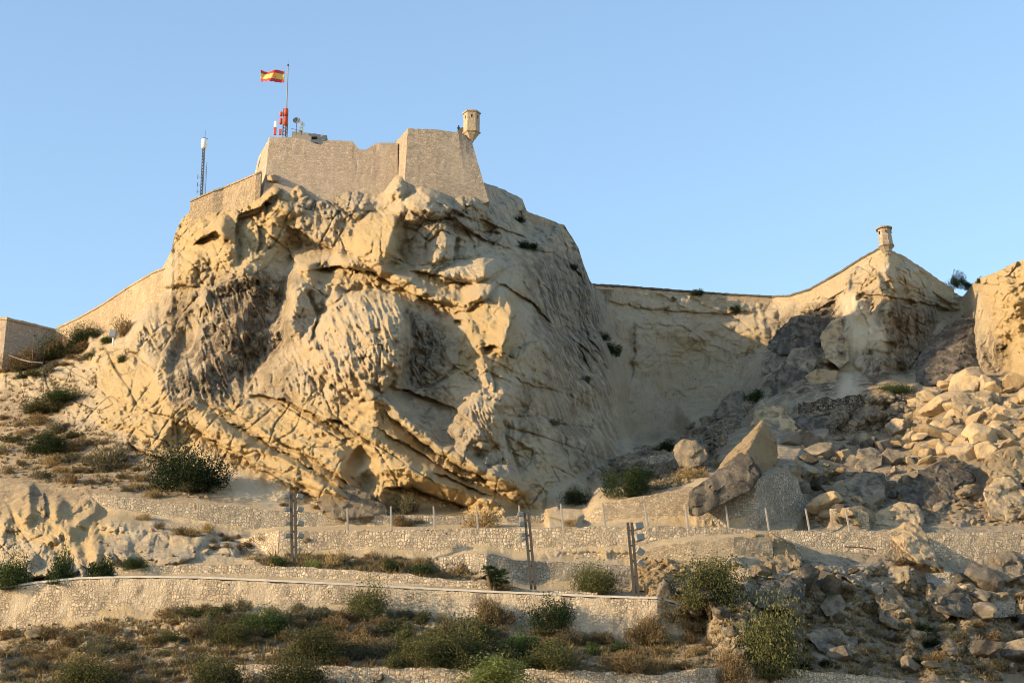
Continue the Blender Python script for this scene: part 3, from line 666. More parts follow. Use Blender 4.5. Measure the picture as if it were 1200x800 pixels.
def tin_tile():
    res = delaunay_2d_cdt([Vector((a, b)) for a, b in zip(_px.ravel(), _py.ravel())], [], [], 0, 1e-5)
    vs = np.array([tuple(q) for q in res[0]]); hh = _h.ravel()[[o[0] for o in res[3]]]; T = np.zeros((TS, TS), np.float32)
    for f in res[2]:
        a, b, c = vs[f[0]], vs[f[1]], vs[f[2]]
        x0 = max(int(min(a[0], b[0], c[0])), 0); x1 = min(int(max(a[0], b[0], c[0]))+1, TS-1); y0 = max(int(min(a[1], b[1], c[1])), 0); y1 = min(int(max(a[1], b[1], c[1]))+1, TS-1)
        if x1 < x0 or y1 < y0: continue
        xx = np.arange(x0, x1+1)[None, :]; yy = np.arange(y0, y1+1)[:, None]; den = (b[1]-c[1])*(a[0]-c[0])+(c[0]-b[0])*(a[1]-c[1])
        if abs(den) < 1e-9: continue
        u = ((b[1]-c[1])*(xx-c[0])+(c[0]-b[0])*(yy-c[1]))/den; w = ((c[1]-a[1])*(xx-c[0])+(a[0]-c[0])*(yy-c[1]))/den; q = 1-u-w
        m = (u >= -1e-6) & (w >= -1e-6) & (q >= -1e-6); T[y0:y1+1, x0:x1+1][m] = (u*hh[f[0]]+w*hh[f[1]]+q*hh[f[2]])[m]
    return T
TT = tin_tile()
def tin(x, y, L, rot=0., an=1., off=0.):
    c, s = math.cos(R(rot)), math.sin(R(rot)); u = (x*c+y*s)/(L*an)*16+off; w = (-x*s+y*c)/L*16+off*1.7
    per = 2*(TS-2); u = np.abs((u % per)-(TS-2)); w = np.abs((w % per)-(TS-2)); ix = u.astype(int); iy = w.astype(int); fu = u-ix; fw = w-iy
    return TT[iy, ix]*(1-fu)*(1-fw)+TT[iy, ix+1]*fu*(1-fw)+TT[iy+1, ix]*(1-fu)*fw+TT[iy+1, ix+1]*fu*fw
wx2 = 3.5*fbm(PXm/30, PYm/30, PXm*0, 3, 71); wy2 = 3.5*fbm(PXm/30, PYm/30, PXm*0+7, 3, 73)
QX = PXm + wx2; QY = PYm + wy2
def saw(L, rot, wob, seed):
    c, s = math.cos(R(rot)), math.sin(R(rot)); t = (-QX*s+QY*c)/L + wob*tin(QX, QY, L*2.2, rot, 2.5, 300+seed) + wob*.4*tin(QX, QY, L*.7, rot, 2., 500+seed)
    f = t-np.floor(t); k = np.floor(t); act = .5+.5*np.sin(k*12.9898+seed)
    return np.where(f < .8, f/.8, (1-f)/.2)*act*np.clip(.5+1.6*tin(QX, QY, L*4, rot, 1.6, 700+seed), 0, 1)
ang = 1.7*tin(QX, QY, 46, 25, 1.6, 11) + 1.0*tin(QX, QY, 21, -35, 1.6, 97) + .52*tin(QX, QY, 10.5, 20, 1.5, 211) + .27*tin(QX, QY, 5.2, -20, 1.3, 401) + .24*tin(QX, QY, 2.9, 30, 1.2, 77)
bed = 2.0*saw(36, 27, .4, 3) + 1.0*saw(14, 25, .35, 9)
rid = lambda L, rot, an, off: 1 - 2*np.abs(tin(QX, QY, L, rot, an, off))
flt = .55*rid(9, 74, 4, 613) + .42*rid(4.6, 66, 3.5, 811) + .2*rid(3, 80, 3, 119)
strm = samp(mask([(205,485),(300,455),(400,470),(455,468),(530,480),(610,560),(640,600),(400,600),(300,560),(215,510)], soft=16), PXm, PYm)
flt = flt*(1-strm) + strm*(.6*rid(7, 27, 6, 613) + .42*rid(3.6, 25, 4, 811) + .12*rid(4, 80, 2, 119))
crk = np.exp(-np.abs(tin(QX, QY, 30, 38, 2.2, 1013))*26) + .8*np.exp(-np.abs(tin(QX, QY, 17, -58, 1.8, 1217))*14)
n1 = fbm((Xw+wxn)/9, Yw/9, (Zw+wzn)/8, 5, 31, True)
fa, ea = facets((Xw+wxn)/4.2, Yw/5.5, (Zw+wzn)/3.2, 1)
fb, eb = facets((Xw+wzn)/1.5, Yw/2.2, (Zw+wxn)/1.25, 2)
flu = fbm((Xw*.94+Zw*.30)/.8+wxn*.5, Yw/3, (Zw*.94-Xw*.3)/5.5, 4, 41, True)
crs = fbm((Xw+.4*wxn)/1.5, Yw/1.5, (Zw+.4*wzn)/1.9, 4, 57, True)
fin = fbm(Xw/.75, Yw/.75, Zw/.6, 3, 51, True)
flum = samp(mask([(185,440),(235,340),(300,325),(330,400),(290,470),(220,490)],[(350,400),(375,365),(440,338),(475,350),(475,455),(430,470),(320,470)],[(540,470),(585,480),(590,560),(560,540)],[(480,365),(530,375),(540,430),(480,455)],[(145,340),(190,325),(185,430),(150,405)], soft=14), PXm, PYm)
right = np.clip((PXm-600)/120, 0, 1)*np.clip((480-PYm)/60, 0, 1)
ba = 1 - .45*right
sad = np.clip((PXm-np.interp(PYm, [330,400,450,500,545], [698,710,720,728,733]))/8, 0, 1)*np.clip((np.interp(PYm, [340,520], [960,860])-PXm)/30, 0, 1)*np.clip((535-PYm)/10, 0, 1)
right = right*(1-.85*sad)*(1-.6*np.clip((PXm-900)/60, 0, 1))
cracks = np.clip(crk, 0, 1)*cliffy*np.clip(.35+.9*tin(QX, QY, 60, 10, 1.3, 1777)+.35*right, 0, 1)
amp = np.maximum(amp, .95*cliffy*right)*(1 + .15*np.clip((345-PYm)/60, 0, 1)*(PXm < 700))
amp = amp*(1-.62*sad)
disp = amp*(.3*(n1-.1)*ba + ang*(1-.45*flum)*(1-.35*strm) + bed*(1-.8*flum)*(1-.4*right)*(1+.6*strm) + flt*(.3+.75*flum) + .3*right*rid(17, 62, 2.0, 1301) + .2*right*rid(7, 40, 1.6, 909) + 1.2*fa*right + .5*fb*right - .7*crk*(1-.5*flum) + .12*fb + .14*fin + .10*crs + .1*flu*flum - .08*np.exp(-eb*9))
disp += (1-cliffy)*(1-wm)*(1-smo*.8)*(.5*fbm(Xw/3, Yw/3, Zw/3, 4, 61)+.3*fb*.6) + smo*.22*fbm(Xw/1.4, Yw/1.4, Zw/1.4, 4, 67)
D2 = D - disp
skyfade = np.clip(v*NR/6, 0, 1); 
XX, YY, ZZ = at_np(PXm, PYm, D2)
# behind the skyline the ground falls away
back = []
for k, (dy, dz) in enumerate(((1.5, .0), (5, .0), (12, -2), (25, -8), (50, -25), (90, -60), (140, -150))):
    back.append((XX[0]*(1+dy/YY[0]), YY[0]+dy, ZZ[0]+dz - .2))
bx = np.array([b[0] for b in back][::-1]); by = np.array([b[1] for b in back][::-1]); bz = np.array([b[2] for b in back][::-1])
NB = len(back)
XX = np.vstack([bx, XX]); YY = np.vstack([by, YY]); ZZ = np.vstack([bz, ZZ])
def padr(a): return np.vstack([np.repeat(a[:1], NB, 0), a])
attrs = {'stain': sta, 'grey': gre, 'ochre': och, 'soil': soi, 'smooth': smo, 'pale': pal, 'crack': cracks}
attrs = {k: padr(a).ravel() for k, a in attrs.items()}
nr, nc = XX.shape
co = np.stack([XX, YY, ZZ], -1).reshape(-1, 3)
idx = np.arange(nr*nc).reshape(nr, nc)
quads = np.stack([idx[:-1, :-1], idx[1:, :-1], idx[1:, 1:], idx[:-1, 1:]], -1)
# split the one sheet into the hillside, the crag, the rear cliff and the right cliff
PXf = PXm; cx = np.vstack([np.repeat(PXm[:1], NB, 0), PXm])[:-1, :-1]; cy = np.vstack([np.repeat(PYm[:1], NB, 0), PYm])[:-1, :-1]
base_y = np.interp(cx, [-430,70,100,150,180,262,300,345,400,640,700,735,880,1000,1075,1120,1200,1640], [300,400,430,500,535,575,590,597,600,600,585,545,470,466,440,430,455,470])
rock = cy < base_y
cls = np.where(~rock, 0, np.where(cx < 100, 0, np.where(cx < np.interp(cy, [330,400,450,500,545], [700,712,722,730,735]), 1, np.where(cx < 1142, 2, 3))))
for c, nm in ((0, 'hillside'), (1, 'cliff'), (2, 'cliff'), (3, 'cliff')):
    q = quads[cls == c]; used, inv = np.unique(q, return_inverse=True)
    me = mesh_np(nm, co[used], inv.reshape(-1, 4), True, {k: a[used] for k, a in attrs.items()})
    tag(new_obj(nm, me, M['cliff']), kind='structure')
DD = D2
def depth(px, py):
    """distance of the finished ground behind a photo pixel"""
    i = int(np.argmin(np.abs(xs-px))); j = int(np.argmin(np.abs(PYm[:, i]-py))); return float(DD[j, i])
def ground(px, py, dY=0.0): return at(px, py, depth(px, py) - dY)
# flat land out to the horizon
g_ = MB(); g_.add([(-4000,-4000,-.05),(4000,-4000,-.05),(4000,4000,-.05),(-4000,4000,-.05)], [(0,1,2,3)])
mg, ntg, bsg = mat_new('flat_ground'); gg = NT(ntg)
gg.L.new(gg.mix(gg.noise(gg.world(), .05, 6), (.20, .16, .11), (.30, .245, .17)), bsg.inputs['Base Color'])
tag(g_.build('ground', mg), kind='structure')

# ------------------------------------------------------------------ walls
def wall(name, P, mat, t, step=.5, ragged=.12, batter=.0, coping=None, base=2.5, label='', cat='wall', group=None, rough=.05, topcut=None):
    """P: (px, top py, bottom py, distance) along the wall; front face at that distance, vertical in the world"""
    xs_ = []; pts3 = []
    for i in range(len(P)-1):
        a, b = P[i], P[i+1]; A = at(a[0], a[1], a[3]); B = at(b[0], b[1], b[3]); n = max(1, int(math.ceil((B-A).length/step)))
        for k in range(n):
            f = k/n; T = A.lerp(B, f)
            zb = at(a[0]+(b[0]-a[0])*f, a[2]+(b[2]-a[2])*f, T.y).z
            pts3.append((T, zb))
    a = P[-1]; T = at(a[0], a[1], a[3]); pts3.append((T, at(a[0], a[2], a[3]).z))
    n = len(pts3); nv = 10; rng = random.Random(int(P[0][0]*7+P[0][1])); V = np.zeros((n, 2, nv+1, 3))
    rt = 0
    for i, (T, zb) in enumerate(pts3):
        A = pts3[max(i-1, 0)][0]; B = pts3[min(i+1, n-1)][0]; d = Vector((B.x-A.x, B.y-A.y, 0)).normalized(); nrm = Vector((-d.y, d.x, 0))
        if nrm.y < 0: nrm = -nrm
        rt = rt*.4 + rng.uniform(-1, 1)*ragged
        zt = T.z + rt
        for s in (0, 1):
            for k in range(nv+1):
                z = (zb-base) + (zt-(zb-base))*k/nv
                off = nrm*(t*s) - (nrm*(batter*(zt-z)) if s == 0 else Vector((0, 0, 0)))
                V[i, s, k] = (T.x+off.x, T.y+off.y, z)
    # hand-laid unevenness of the front face
    fx = V[:, 0]; fx[..., 1] += rough*2*fbm(fx[..., 0]/1.1, fx[..., 1]/1.1, fx[..., 2]/.8, 3, 17)
    vs = V.reshape(-1, 3); fs = []
    def ID(i, s, k): return (i*2+s)*(nv+1)+k
    for i in range(n-1):
        for k in range(nv):
            fs.append((ID(i,0,k), ID(i+1,0,k), ID(i+1,0,k+1), ID(i,0,k+1)))
            fs.append((ID(i,1,k), ID(i,1,k+1), ID(i+1,1,k+1), ID(i+1,1,k)))
        fs.append((ID(i,0,nv), ID(i+1,0,nv), ID(i+1,1,nv), ID(i,1,nv)))
        fs.append((ID(i,0,0), ID(i,1,0), ID(i+1,1,0), ID(i+1,0,0)))
    for i in (0, n-1):
        for k in range(nv): fs.append((ID(i,0,k), ID(i,0,k+1), ID(i,1,k+1), ID(i,1,k)))
    me = bpy.data.meshes.new(name); me.from_pydata([tuple(q) for q in vs], [], fs); me.update()
    bm = bmesh.new(); bm.from_mesh(me); bmesh.ops.recalc_face_normals(bm, faces=bm.faces); bm.to_mesh(me); bm.free()
    if coping:
        root = empty(name, pts3[0][0]); root.location.z = pts3[0][1]
        tag(root, label, cat, group)
        b = new_obj('masonry', me, M[mat], root); b.matrix_parent_inverse = Matrix.Translation(-root.location)
        c = MB(); ch, ov, cm = coping
        prev = None
        for i, (T, zb) in enumerate(pts3):
            A = pts3[max(i-1, 0)][0]; B = pts3[min(i+1, n-1)][0]; d = Vector((B.x-A.x, B.y-A.y, 0)).normalized(); nrm = Vector((-d.y, d.x, 0))
            if nrm.y < 0: nrm = -nrm
            jz = rng.uniform(-.02, .02)*(3 if cm == 'coping_dark' else 1)
            ring = [T - nrm*ov + Vector((0,0,.04+jz)), T + nrm*(t+ov) + Vector((0,0,.04+jz)), T + nrm*(t+ov) + Vector((0,0,ch+jz)), T - nrm*ov + Vector((0,0,ch+jz))]
            base_i = len(c.v); c.v += [tuple(q) for q in ring]
            if prev is not None:
                for k in range(4): c.f.append((prev+k, prev+(k+1) % 4, base_i+(k+1) % 4, base_i+k))
            else: c.f.append((base_i, base_i+1, base_i+2, base_i+3))
            prev = base_i
        c.f.append((prev+3, prev+2, prev+1, prev))
        cp = c.build('coping', M[cm], root); cp.matrix_parent_inverse = Matrix.Translation(-root.location)
        return root
    o = new_obj(name, me, M[mat]); return tag(o, label, cat, group)
WL = {
 'upper_left': ('retaining_wall', 'long pale grey rubble retaining wall at the foot of the great crag, behind the concrete posts'),
 'mid_left': ('retaining_wall', 'very long cream rubble wall carrying the road with the row of concrete posts'),
 'mid_right': ('retaining_wall', 'sunlit coursed stone wall rising to the tilted rock slab'),
 'wedge': ('buttress_wall', 'grey rubble buttress propping up the overhanging tilted rock slab'),
 'small_upper': ('retaining_wall', 'short grey wall in the shaded gully between crag and boulders'),
 'ramp': ('ramp_wall', 'short sunlit stone wall climbing to the golden boulder right of the floodlights'),
 'under': ('retaining_wall', 'bulging grey shaded wall just below the road, behind the palm and middle floodlight mast'),
 'low_upper': ('retaining_wall', 'low rubble wall directly above the white coped wall'),
 'low_main': ('retaining_wall', 'long rubble wall with a white coping curving across the lower slope'),
 'bottom': ('retaining_wall', 'lowest rubble wall at the bottom edge, behind the light green tree'),
 'dry': ('dry_stone_wall', 'dark dry stone wall of loose blocks under the pale ramp, left of the sunlit rockfall'),
 'gold_stub': ('wall_stub', 'tiny sunlit stub of stone wall between the buttress and the striped rock'),
}
for k, w in WALLS.items():
    nm, lb = WL[k]
    wall(nm, w['p'], w['mat'], w['t'], label=lb, rough=.2 if k == 'dry' else .07, ragged=.35 if k == 'dry' else .1,
         coping=(.28, .10, 'coping') if k == 'low_main' else None)
# ramparts on the skyline
wall('rampart_wall', [(66,386,420,330),(92,374,410,327),(122,357,398,323),(150,338,392,320),(181,320,378,316),(200,313,365,314)], 'rampart', 1.2, ragged=.03, coping=(.35,.12,'rampart'), label='sunlit plain rampart climbing the left skyline towards the crag', cat='rampart')
wall('rampart_wall', [(223,237,262,311),(250,225,250,310),(262,221,244,310),(300,205,232,308),(306,202,230,308)], 'rampart', 1.2, ragged=.05, coping=(.3,.1,'rampart'), label='short sunlit rampart left of the castle, beside the lattice mast', cat='rampart')
wall('curtain_wall', [(694,335,341,352),(730,337,342,356),(780,341,346,360),(850,346,350,364),(905,349,353,364),(925,348,353,360),(950,340,346,356),(985,320,326,350),(1010,304,310,346),(1034,291,297,342.5)], 'rampart', 1.2, ragged=.08, coping=(.42,.12,'coping_dark'), label='long dark topped curtain wall along the saddle behind the crag, rising to the right turret', cat='wall')
wall('curtain_wall', [(1040,290,296,342.5),(1062,302,308,346),(1080,313,318,349),(1104,330,334,352),(1118,338,342,354)], 'rampart', 1.2, ragged=.12, label='stepped stone rampart descending right of the small round corbelled turret', cat='wall')
wall('rampart_wall', [(612,246,262,322),(632,253,268,323),(650,259,272,324.5)], 'castle2', 1.0, ragged=.1, label='low grey parapet on the right shoulder of the crag', cat='rampart')

def prism(name, tops, bots, depth_back, mat, parent=None, seg=.5, amp_=.06):
    """a battered masonry face given by matching top and bottom photo points (px, py, Y), closed at the back"""
    A = [at(*p) for p in tops]; B = [at(*p) for p in bots]; nu = []
    for i in range(len(A)-1):
        n = max(1, int((A[i+1]-A[i]).length/seg))
        for k in range(n): nu.append((A[i].lerp(A[i+1], k/n), B[i].lerp(B[i+1], k/n)))
    nu.append((A[-1], B[-1])); nv = 12; n = len(nu); vs = []; fs = []
    rng = random.Random(len(nu)*3+int(tops[0][0]))
    for i, (a, b) in enumerate(nu):
        a = a + Vector((0, 0, rng.uniform(-.07, .07)))
        for k in range(nv+1):
            vs.append(b.lerp(a, k/nv))
    for a, b in nu:
        vs.append(Vector((a.x, a.y+depth_back, a.z))); vs.append(Vector((b.x, b.y+depth_back, b.z)))
    I = lambda i, k: i*(nv+1)+k; J = lambda i, s: n*(nv+1)+i*2+s
    for i in range(n-1):
        for k in range(nv): fs.append((I(i,k), I(i+1,k), I(i+1,k+1), I(i,k+1)))
        fs.append((I(i,nv), I(i+1,nv), J(i+1,0), J(i,0))); fs.append((J(i,0), J(i+1,0), J(i+1,1), J(i,1))); fs.append((J(i,1), J(i+1,1), I(i+1,0), I(i,0)))
    for i in (0, n-1): fs.append(tuple(I(i,k) for k in range(nv+1)) + (J(i,0), J(i,1)))
    arr = np.array([tuple(q) for q in vs]); f = arr[:n*(nv+1)]
    f[:, 1] += amp_*fbm(f[:, 0]/.7, f[:, 1]/.7, f[:, 2]/.5, 3, 4)
    arr[:n*(nv+1)] = f
    me = bpy.data.meshes.new(name); me.from_pydata([tuple(q) for q in arr], [], fs); me.update()
    bm = bmesh.new(); bm.from_mesh(me); bmesh.ops.recalc_face_normals(bm, faces=bm.faces); bm.to_mesh(me); bm.free()
    return new_obj(name, me, M[mat], parent)
# ------------------------------------------------------------------ castle
castle = empty('castle', at(430, 225, 308)); tag(castle, 'stone fortress with battered walls on top of the great crag, under the flag', 'castle')
top = [(303,184,318),(316,160.5,311.85),(350,161.5,311.8),(364,166,311.55),(376,170,311.3),(384,164.5,311.6),(413,165.3,311.58),(421,175,311.05),(429,175.3,311.03),(441,167.5,311.47),(466,167.5,311.47)]
bot = [(292,232,316.5),(308,232,307.8),(347,256,306.5),(362,258,306.2),(374,260,306.2),(382,261,306.2),(411,262,306.2),(419,262,306.2),(427,262,306.2),(439,262,306.2),(466,258,306.2)]
prism('curtain', top, bot, 6, 'castle', castle)
prism('bastion', [(463.5,166.5,314),(478,150.5,308),(510,152,308.3),(537,155,308.6),(553,166,308.8)], [(461,246,309.5),(472,246,302.8),(512,250,302.6),(549,244,303.6),(573,236,304.3)], 7, 'castle2', castle)
prism('parapet', [(536,153,311),(545,147,312),(552,145,313)], [(536,166,311),(545,166,312),(552,166,313)], 1.5, 'ashlar', castle, amp_=.01)
prism('parapet', [(463,166,316),(470,160,316),(479,152,316)], [(463,176,316),(470,176,316),(479,176,316)], 1.5, 'ashlar', castle, amp_=.01)
bh = prism('concrete_hut', [(342,154,314.5),(362,156,314.5),(383,158.5,314.5)], [(342,176,314.5),(362,176,314.5),(383,176,314.5)], 4, 'concrete', castle, amp_=0)
for (x, y) in ((368.5,161.8),(369,168.8)):
    c = at(x, y, 314.45); MB().box(c, (.85, .12, .42)).build('window', M['hole'], castle)
for _o in [q for q in COL.objects if q.parent == castle]: _o.matrix_parent_inverse = Matrix.Translation(-castle.location)
c = at(379, 162, 314.4); MB().lathe(c, [(.42,-.04),(.42,.04)], 16, 0, Matrix.Rotation(R(90), 3, 'X')).build('roundel', M['greypaint'], castle).matrix_parent_inverse = Matrix.Translation(-castle.location)
def turret(name, bx, by, Yt, w_m, h_m, label, lean=0, n=6, rot=0):
    """six-sided sentry box on a stepped corbel; (bx, by) is the foot of the corbel"""
    b = at(bx, by, Yt); r = w_m/2; root = empty(name, b); tm = M['ashlar'] if n == 6 else M['castle2']; root.rotation_euler = (0, R(lean), 0); tag(root, label, 'turret')
    c = h_m*.30
    MB().lathe((0,0,0), [(r*.22, 0), (r*.3, c*.18), (r*.55, c*.42), (r*.58, c*.5), (r*.82, c*.74), (r*.86, c*.82), (r*1.1, c*.96), (r*1.1, c*1.06)], n, rot).build('corbel', tm, root)
    MB().lathe((0,0,0), [(r*.97, c*1.06-.003), (r*(.97 if n == 6 else .86), h_m*.90)], n, rot).build('body', tm, root)
    roof = MB().lathe((0,0,0), [(r*1.12, h_m*.90+.003), (r*1.14, h_m*.935), (r*.9, h_m*.965), (r*.25, h_m*1.0), (r*.08, h_m*1.0+.3)], n, rot).build('roof', tm, root)
    for a in (-90, -30, -150):
        d = Vector((math.cos(R(a)), math.sin(R(a)), 0)); apo = r*.985*math.cos(math.pi/n) if True else r
        MB().box(d*(apo-.03)+Vector((0,0,h_m*.76)), (.12,.16,.55), Matrix.Rotation(R(a), 3, 'Z') @ Matrix.Rotation(R(90), 3, 'Z')).build('loophole', M['hole'], root)
    return root
turret('turret', 552.5, 167, 309.3, 2.75, 5.6, 'pale six sided stone turret on the right corner of the castle', 0, 6, R(0))
turret('turret', 1040, 299, 341.4, 2.75, 5.4, 'weathered stone turret on the rocky pinnacle at the right skyline', -4, 8, R(12))
# left bastion
lb = empty('bastion', at(8, 420, 326)); tag(lb, 'low square cornered bastion at the far left edge, shaded right face', 'bastion')
def keep(o, root): o.matrix_parent_inverse = Matrix.Translation(-Vector(root.location)); return o
keep(prism('masonry', [(-60,372,331),(8,374,326),(40,381,329),(66,388,333)], [(-70,436,330),(2,432,325),(40,430,328),(66,425,332)], 6, 'castle', lb), lb)
keep(prism('coping', [(-61,370,330.9),(8,371.6,325.7),(40,378.6,328.8),(66,385.8,332.8)], [(-61,373,330.9),(8,374.5,325.7),(40,381.5,328.8),(66,388.5,332.8)], 6.3, 'ashlar', lb, amp_=0), lb)

# ------------------------------------------------------------------ flag, masts, dishes
fp = empty('flagpole', at(334.5, 160, 313)); tag(fp, 'tall thin flagpole on the castle roof', 'flagpole')
a = at(334.5, 160, 313); b = at(335, 76, 313); H = b.z-a.z
MB().tube((0,0,0), (0,0,H), .13, .09, 8).tube((0,0,H), (0,0,H+.9), .03, .02, 6).build('pole', M['greypaint'], fp)
MB().lathe((0,0,H-.2), [(.16,0),(.2,.15),(.05,.3)], 8).build('finial', M['steel'], fp)
# flag cloth blowing to the left, three bands
fl = empty('flag', at(334, 97, 313)); tag(fl, 'red and yellow striped national flag with a small crest, blowing left', 'flag')
def cloth(u, w_):
    x = -u*4.0; z = w_*2.15
    sag = -.15*u + .35*u*u*(.5-w_)*.2 + .12*math.sin(u*9)*u
    return Vector((x-.15, .6*math.sin(u*8+w_*1.5)*u**.5, z*(1-.12*u) + .62*u + sag + .16*math.sin(u*6.5+.6)*u - .15*u*u))
def band(w0, w1, nm, mat, zoff=0):
    nu, nw = 24, 6; vs = []; fs = []
    for s in (-1, 1):
        for i in range(nu+1):
            for j in range(nw+1):
                ww = w0+(w1-w0)*j/nw; p = cloth(i/nu, ww)
                if nm == 'lower_stripe' and j == 0: p.z += .12*math.sin(i*1.3)*i/nu
                vs.append(p+Vector((0, s*.012, 0)))
    N = (nu+1)*(nw+1)
    for i in range(nu):
        for j in range(nw):
            q = i*(nw+1)+j; fs.append((q, q+nw+1, q+nw+2, q+1)); fs.append((N+q, N+q+1, N+q+nw+2, N+q+nw+1))
    rim = [i*(nw+1) for i in range(nu+1)] + [nu*(nw+1)+j for j in range(1, nw+1)] + [i*(nw+1)+nw for i in range(nu-1, -1, -1)] + [j for j in range(nw-1, 0, -1)]
    for k in range(len(rim)): p, q = rim[k], rim[(k+1) % len(rim)]; fs.append((p, q, N+q, N+p))
    return MB().add(vs, fs).build(nm, M[mat], fl, True)
band(0, .26, 'lower_stripe', 'flag_red'); band(.26, .74, 'middle_stripe', 'flag_yellow'); band(.74, 1, 'upper_stripe', 'flag_red')
pc = cloth(.42, .5)
for s in (-1, 1): MB().lathe(pc+Vector((0, s*.05, 0)), [(.30,-.015),(.30,.015)], 12, 0, Matrix.Rotation(R(90), 3, 'X')).lathe(pc+Vector((0, s*.05, .36)), [(.16,-.015),(.16,.015)], 8, 0, Matrix.Rotation(R(90), 3, 'X')).build('crest', M['redpaint'] if s < 0 else M['redpaint'], fl)
# red and white antenna cluster at the foot of the pole
an = empty('antenna_mast', at(332, 160, 312.4)); tag(an, 'stubby red and white antenna mast at the foot of the flagpole', 'antenna mast')
s_ = mpp(332, 150, 312.4)
zz = lambda py: (160-py)*s_*1.02
fr = MB()
for dx in (-.35, .35):
    for dy in (-.35, .35): fr.tube((dx+.25, dy, 0), (dx+.25, dy, zz(126)), .05)
for k in range(8):
    z = k*.6; fr.tube((-.1, -.35, z), (.6, -.35, z+.6), .035); fr.tube((-.1, .35, z+.6), (.6, .35, z), .035)
fr.build('lattice', M['rust'], an)
for (x, y0, y1, w, m) in ((.35,127,135,.75,'redpaint'),(.3,137.5,147,.75,'redpaint'),(-.45,131,136,.5,'redpaint'),(-.45,139,146,.5,'redpaint')):
    MB().lathe((x, -.45, zz(y1)), [(w/2,0),(w/2,zz(y0)-zz(y1))], 12).build('drum', M[m], an, True)
for (x, z0, z1, m) in ((-1.35,zz(159),zz(150),'redpaint'),(-1.35,zz(149.8),zz(142),'white'),(-.5,zz(159),zz(152),'redpaint')):
    MB().box((x, -.3, (z0+z1)/2), (.42, .3, z1-z0)).build('panel_antenna', M[m], an, bevel=.03)
def dish(px, py, Yd, r, mat, label, yaw):
    root = empty('satellite_dish', at(px, 158, Yd)); tag(root, label, 'satellite dish')
    h = (158-py)*mpp(px, py, Yd)
    MB().tube((0,0,0), (0,0,h), .05).tube((0,0,h*.35), (-.9,0,h*.45), .035).build('stand', M['steel'], root)
    Mt = Matrix.Rotation(R(yaw), 3, 'Z') @ Matrix.Rotation(R(75), 3, 'X')
    MB().lathe((0,-.12,h), [(r*.15,.0-r*.32),(r*.6,-r*.22),(r*.85,-r*.1),(r,0),(r*.97,.03),(r*.82,-r*.07),(r*.55,-r*.18),(r*.1,-r*.27)], 20, 0, Mt).build('reflector', M[mat], root, True)
    MB().tube((0,-.12,h), Vector((0,-.12,h)) + Mt @ Vector((0,0,r*.7)), .025).build('feed_arm', M['steel'], root)
dish(347, 140, 313.4, .62, 'greypaint', 'grey satellite dish on a thin stand beside the flagpole', 0)
dish(353.5, 144.5, 313.6, .58, 'white', 'white satellite dish, the right one by the flagpole', 35)
MB().box((0,0,0), (.6,.4,.8)).build('cabinet', M['white'], None, origin=at(353, 152, 313.8)); tag(bpy.data.objects['cabinet'], 'small white equipment cabinet under the white dish', 'cabinet')
mb = bpy.data.objects['cabinet']
me = mb.data
lm = empty('lattice_mast', at(236, 232, 313)); tag(lm, 'slender lattice mast with a white drum antenna on the left shoulder of the crag', 'mast')
Hm = at(236, 174, 313).z - at(236, 232, 313).z
l = MB(); tri = [Vector((.22*math.cos(R(a)), .22*math.sin(R(a)), 0)) for a in (90, 210, 330)]
for p in tri: l.tube(p, p+Vector((0,0,Hm)), .06)
k = 0; z = 0
while z < Hm-.5:
    for i in range(3): l.tube(tri[i]+Vector((0,0,z)), tri[(i+1) % 3]+Vector((0,0,z+.55)), .035, n=5)
    z += .55
l.build('lattice', M['steel'], lm)
ld = MB(); ld.tube((.62,0,0), (.62,0,Hm*.72), .035); 
for k in range(18): ld.tube((.3,0,k*.33), (.62,0,k*.33), .025, n=5)
for zq in (1.0, 2.2, 3.6): ld.tube((-.3,0,zq), (-.75,-.1,zq+.05), .03).tube((-.75,-.1,zq-.3), (-.75,-.1,zq+.5), .05)
ld.build('ladder', M['steel'], lm)
MB().lathe((0,0,Hm), [(.3,0),(.48,.25),(.5,1.4),(.42,1.6),(.1,1.68)], 16).build('drum_antenna', M['white'], lm, True)
MB().tube((.1,0,Hm+1.6), (.1,0,Hm+3.2), .03).tube((-.2,0,Hm+2.0), (.6,0,Hm+1.7), .05).build('whip_antenna', M['steel'], lm)

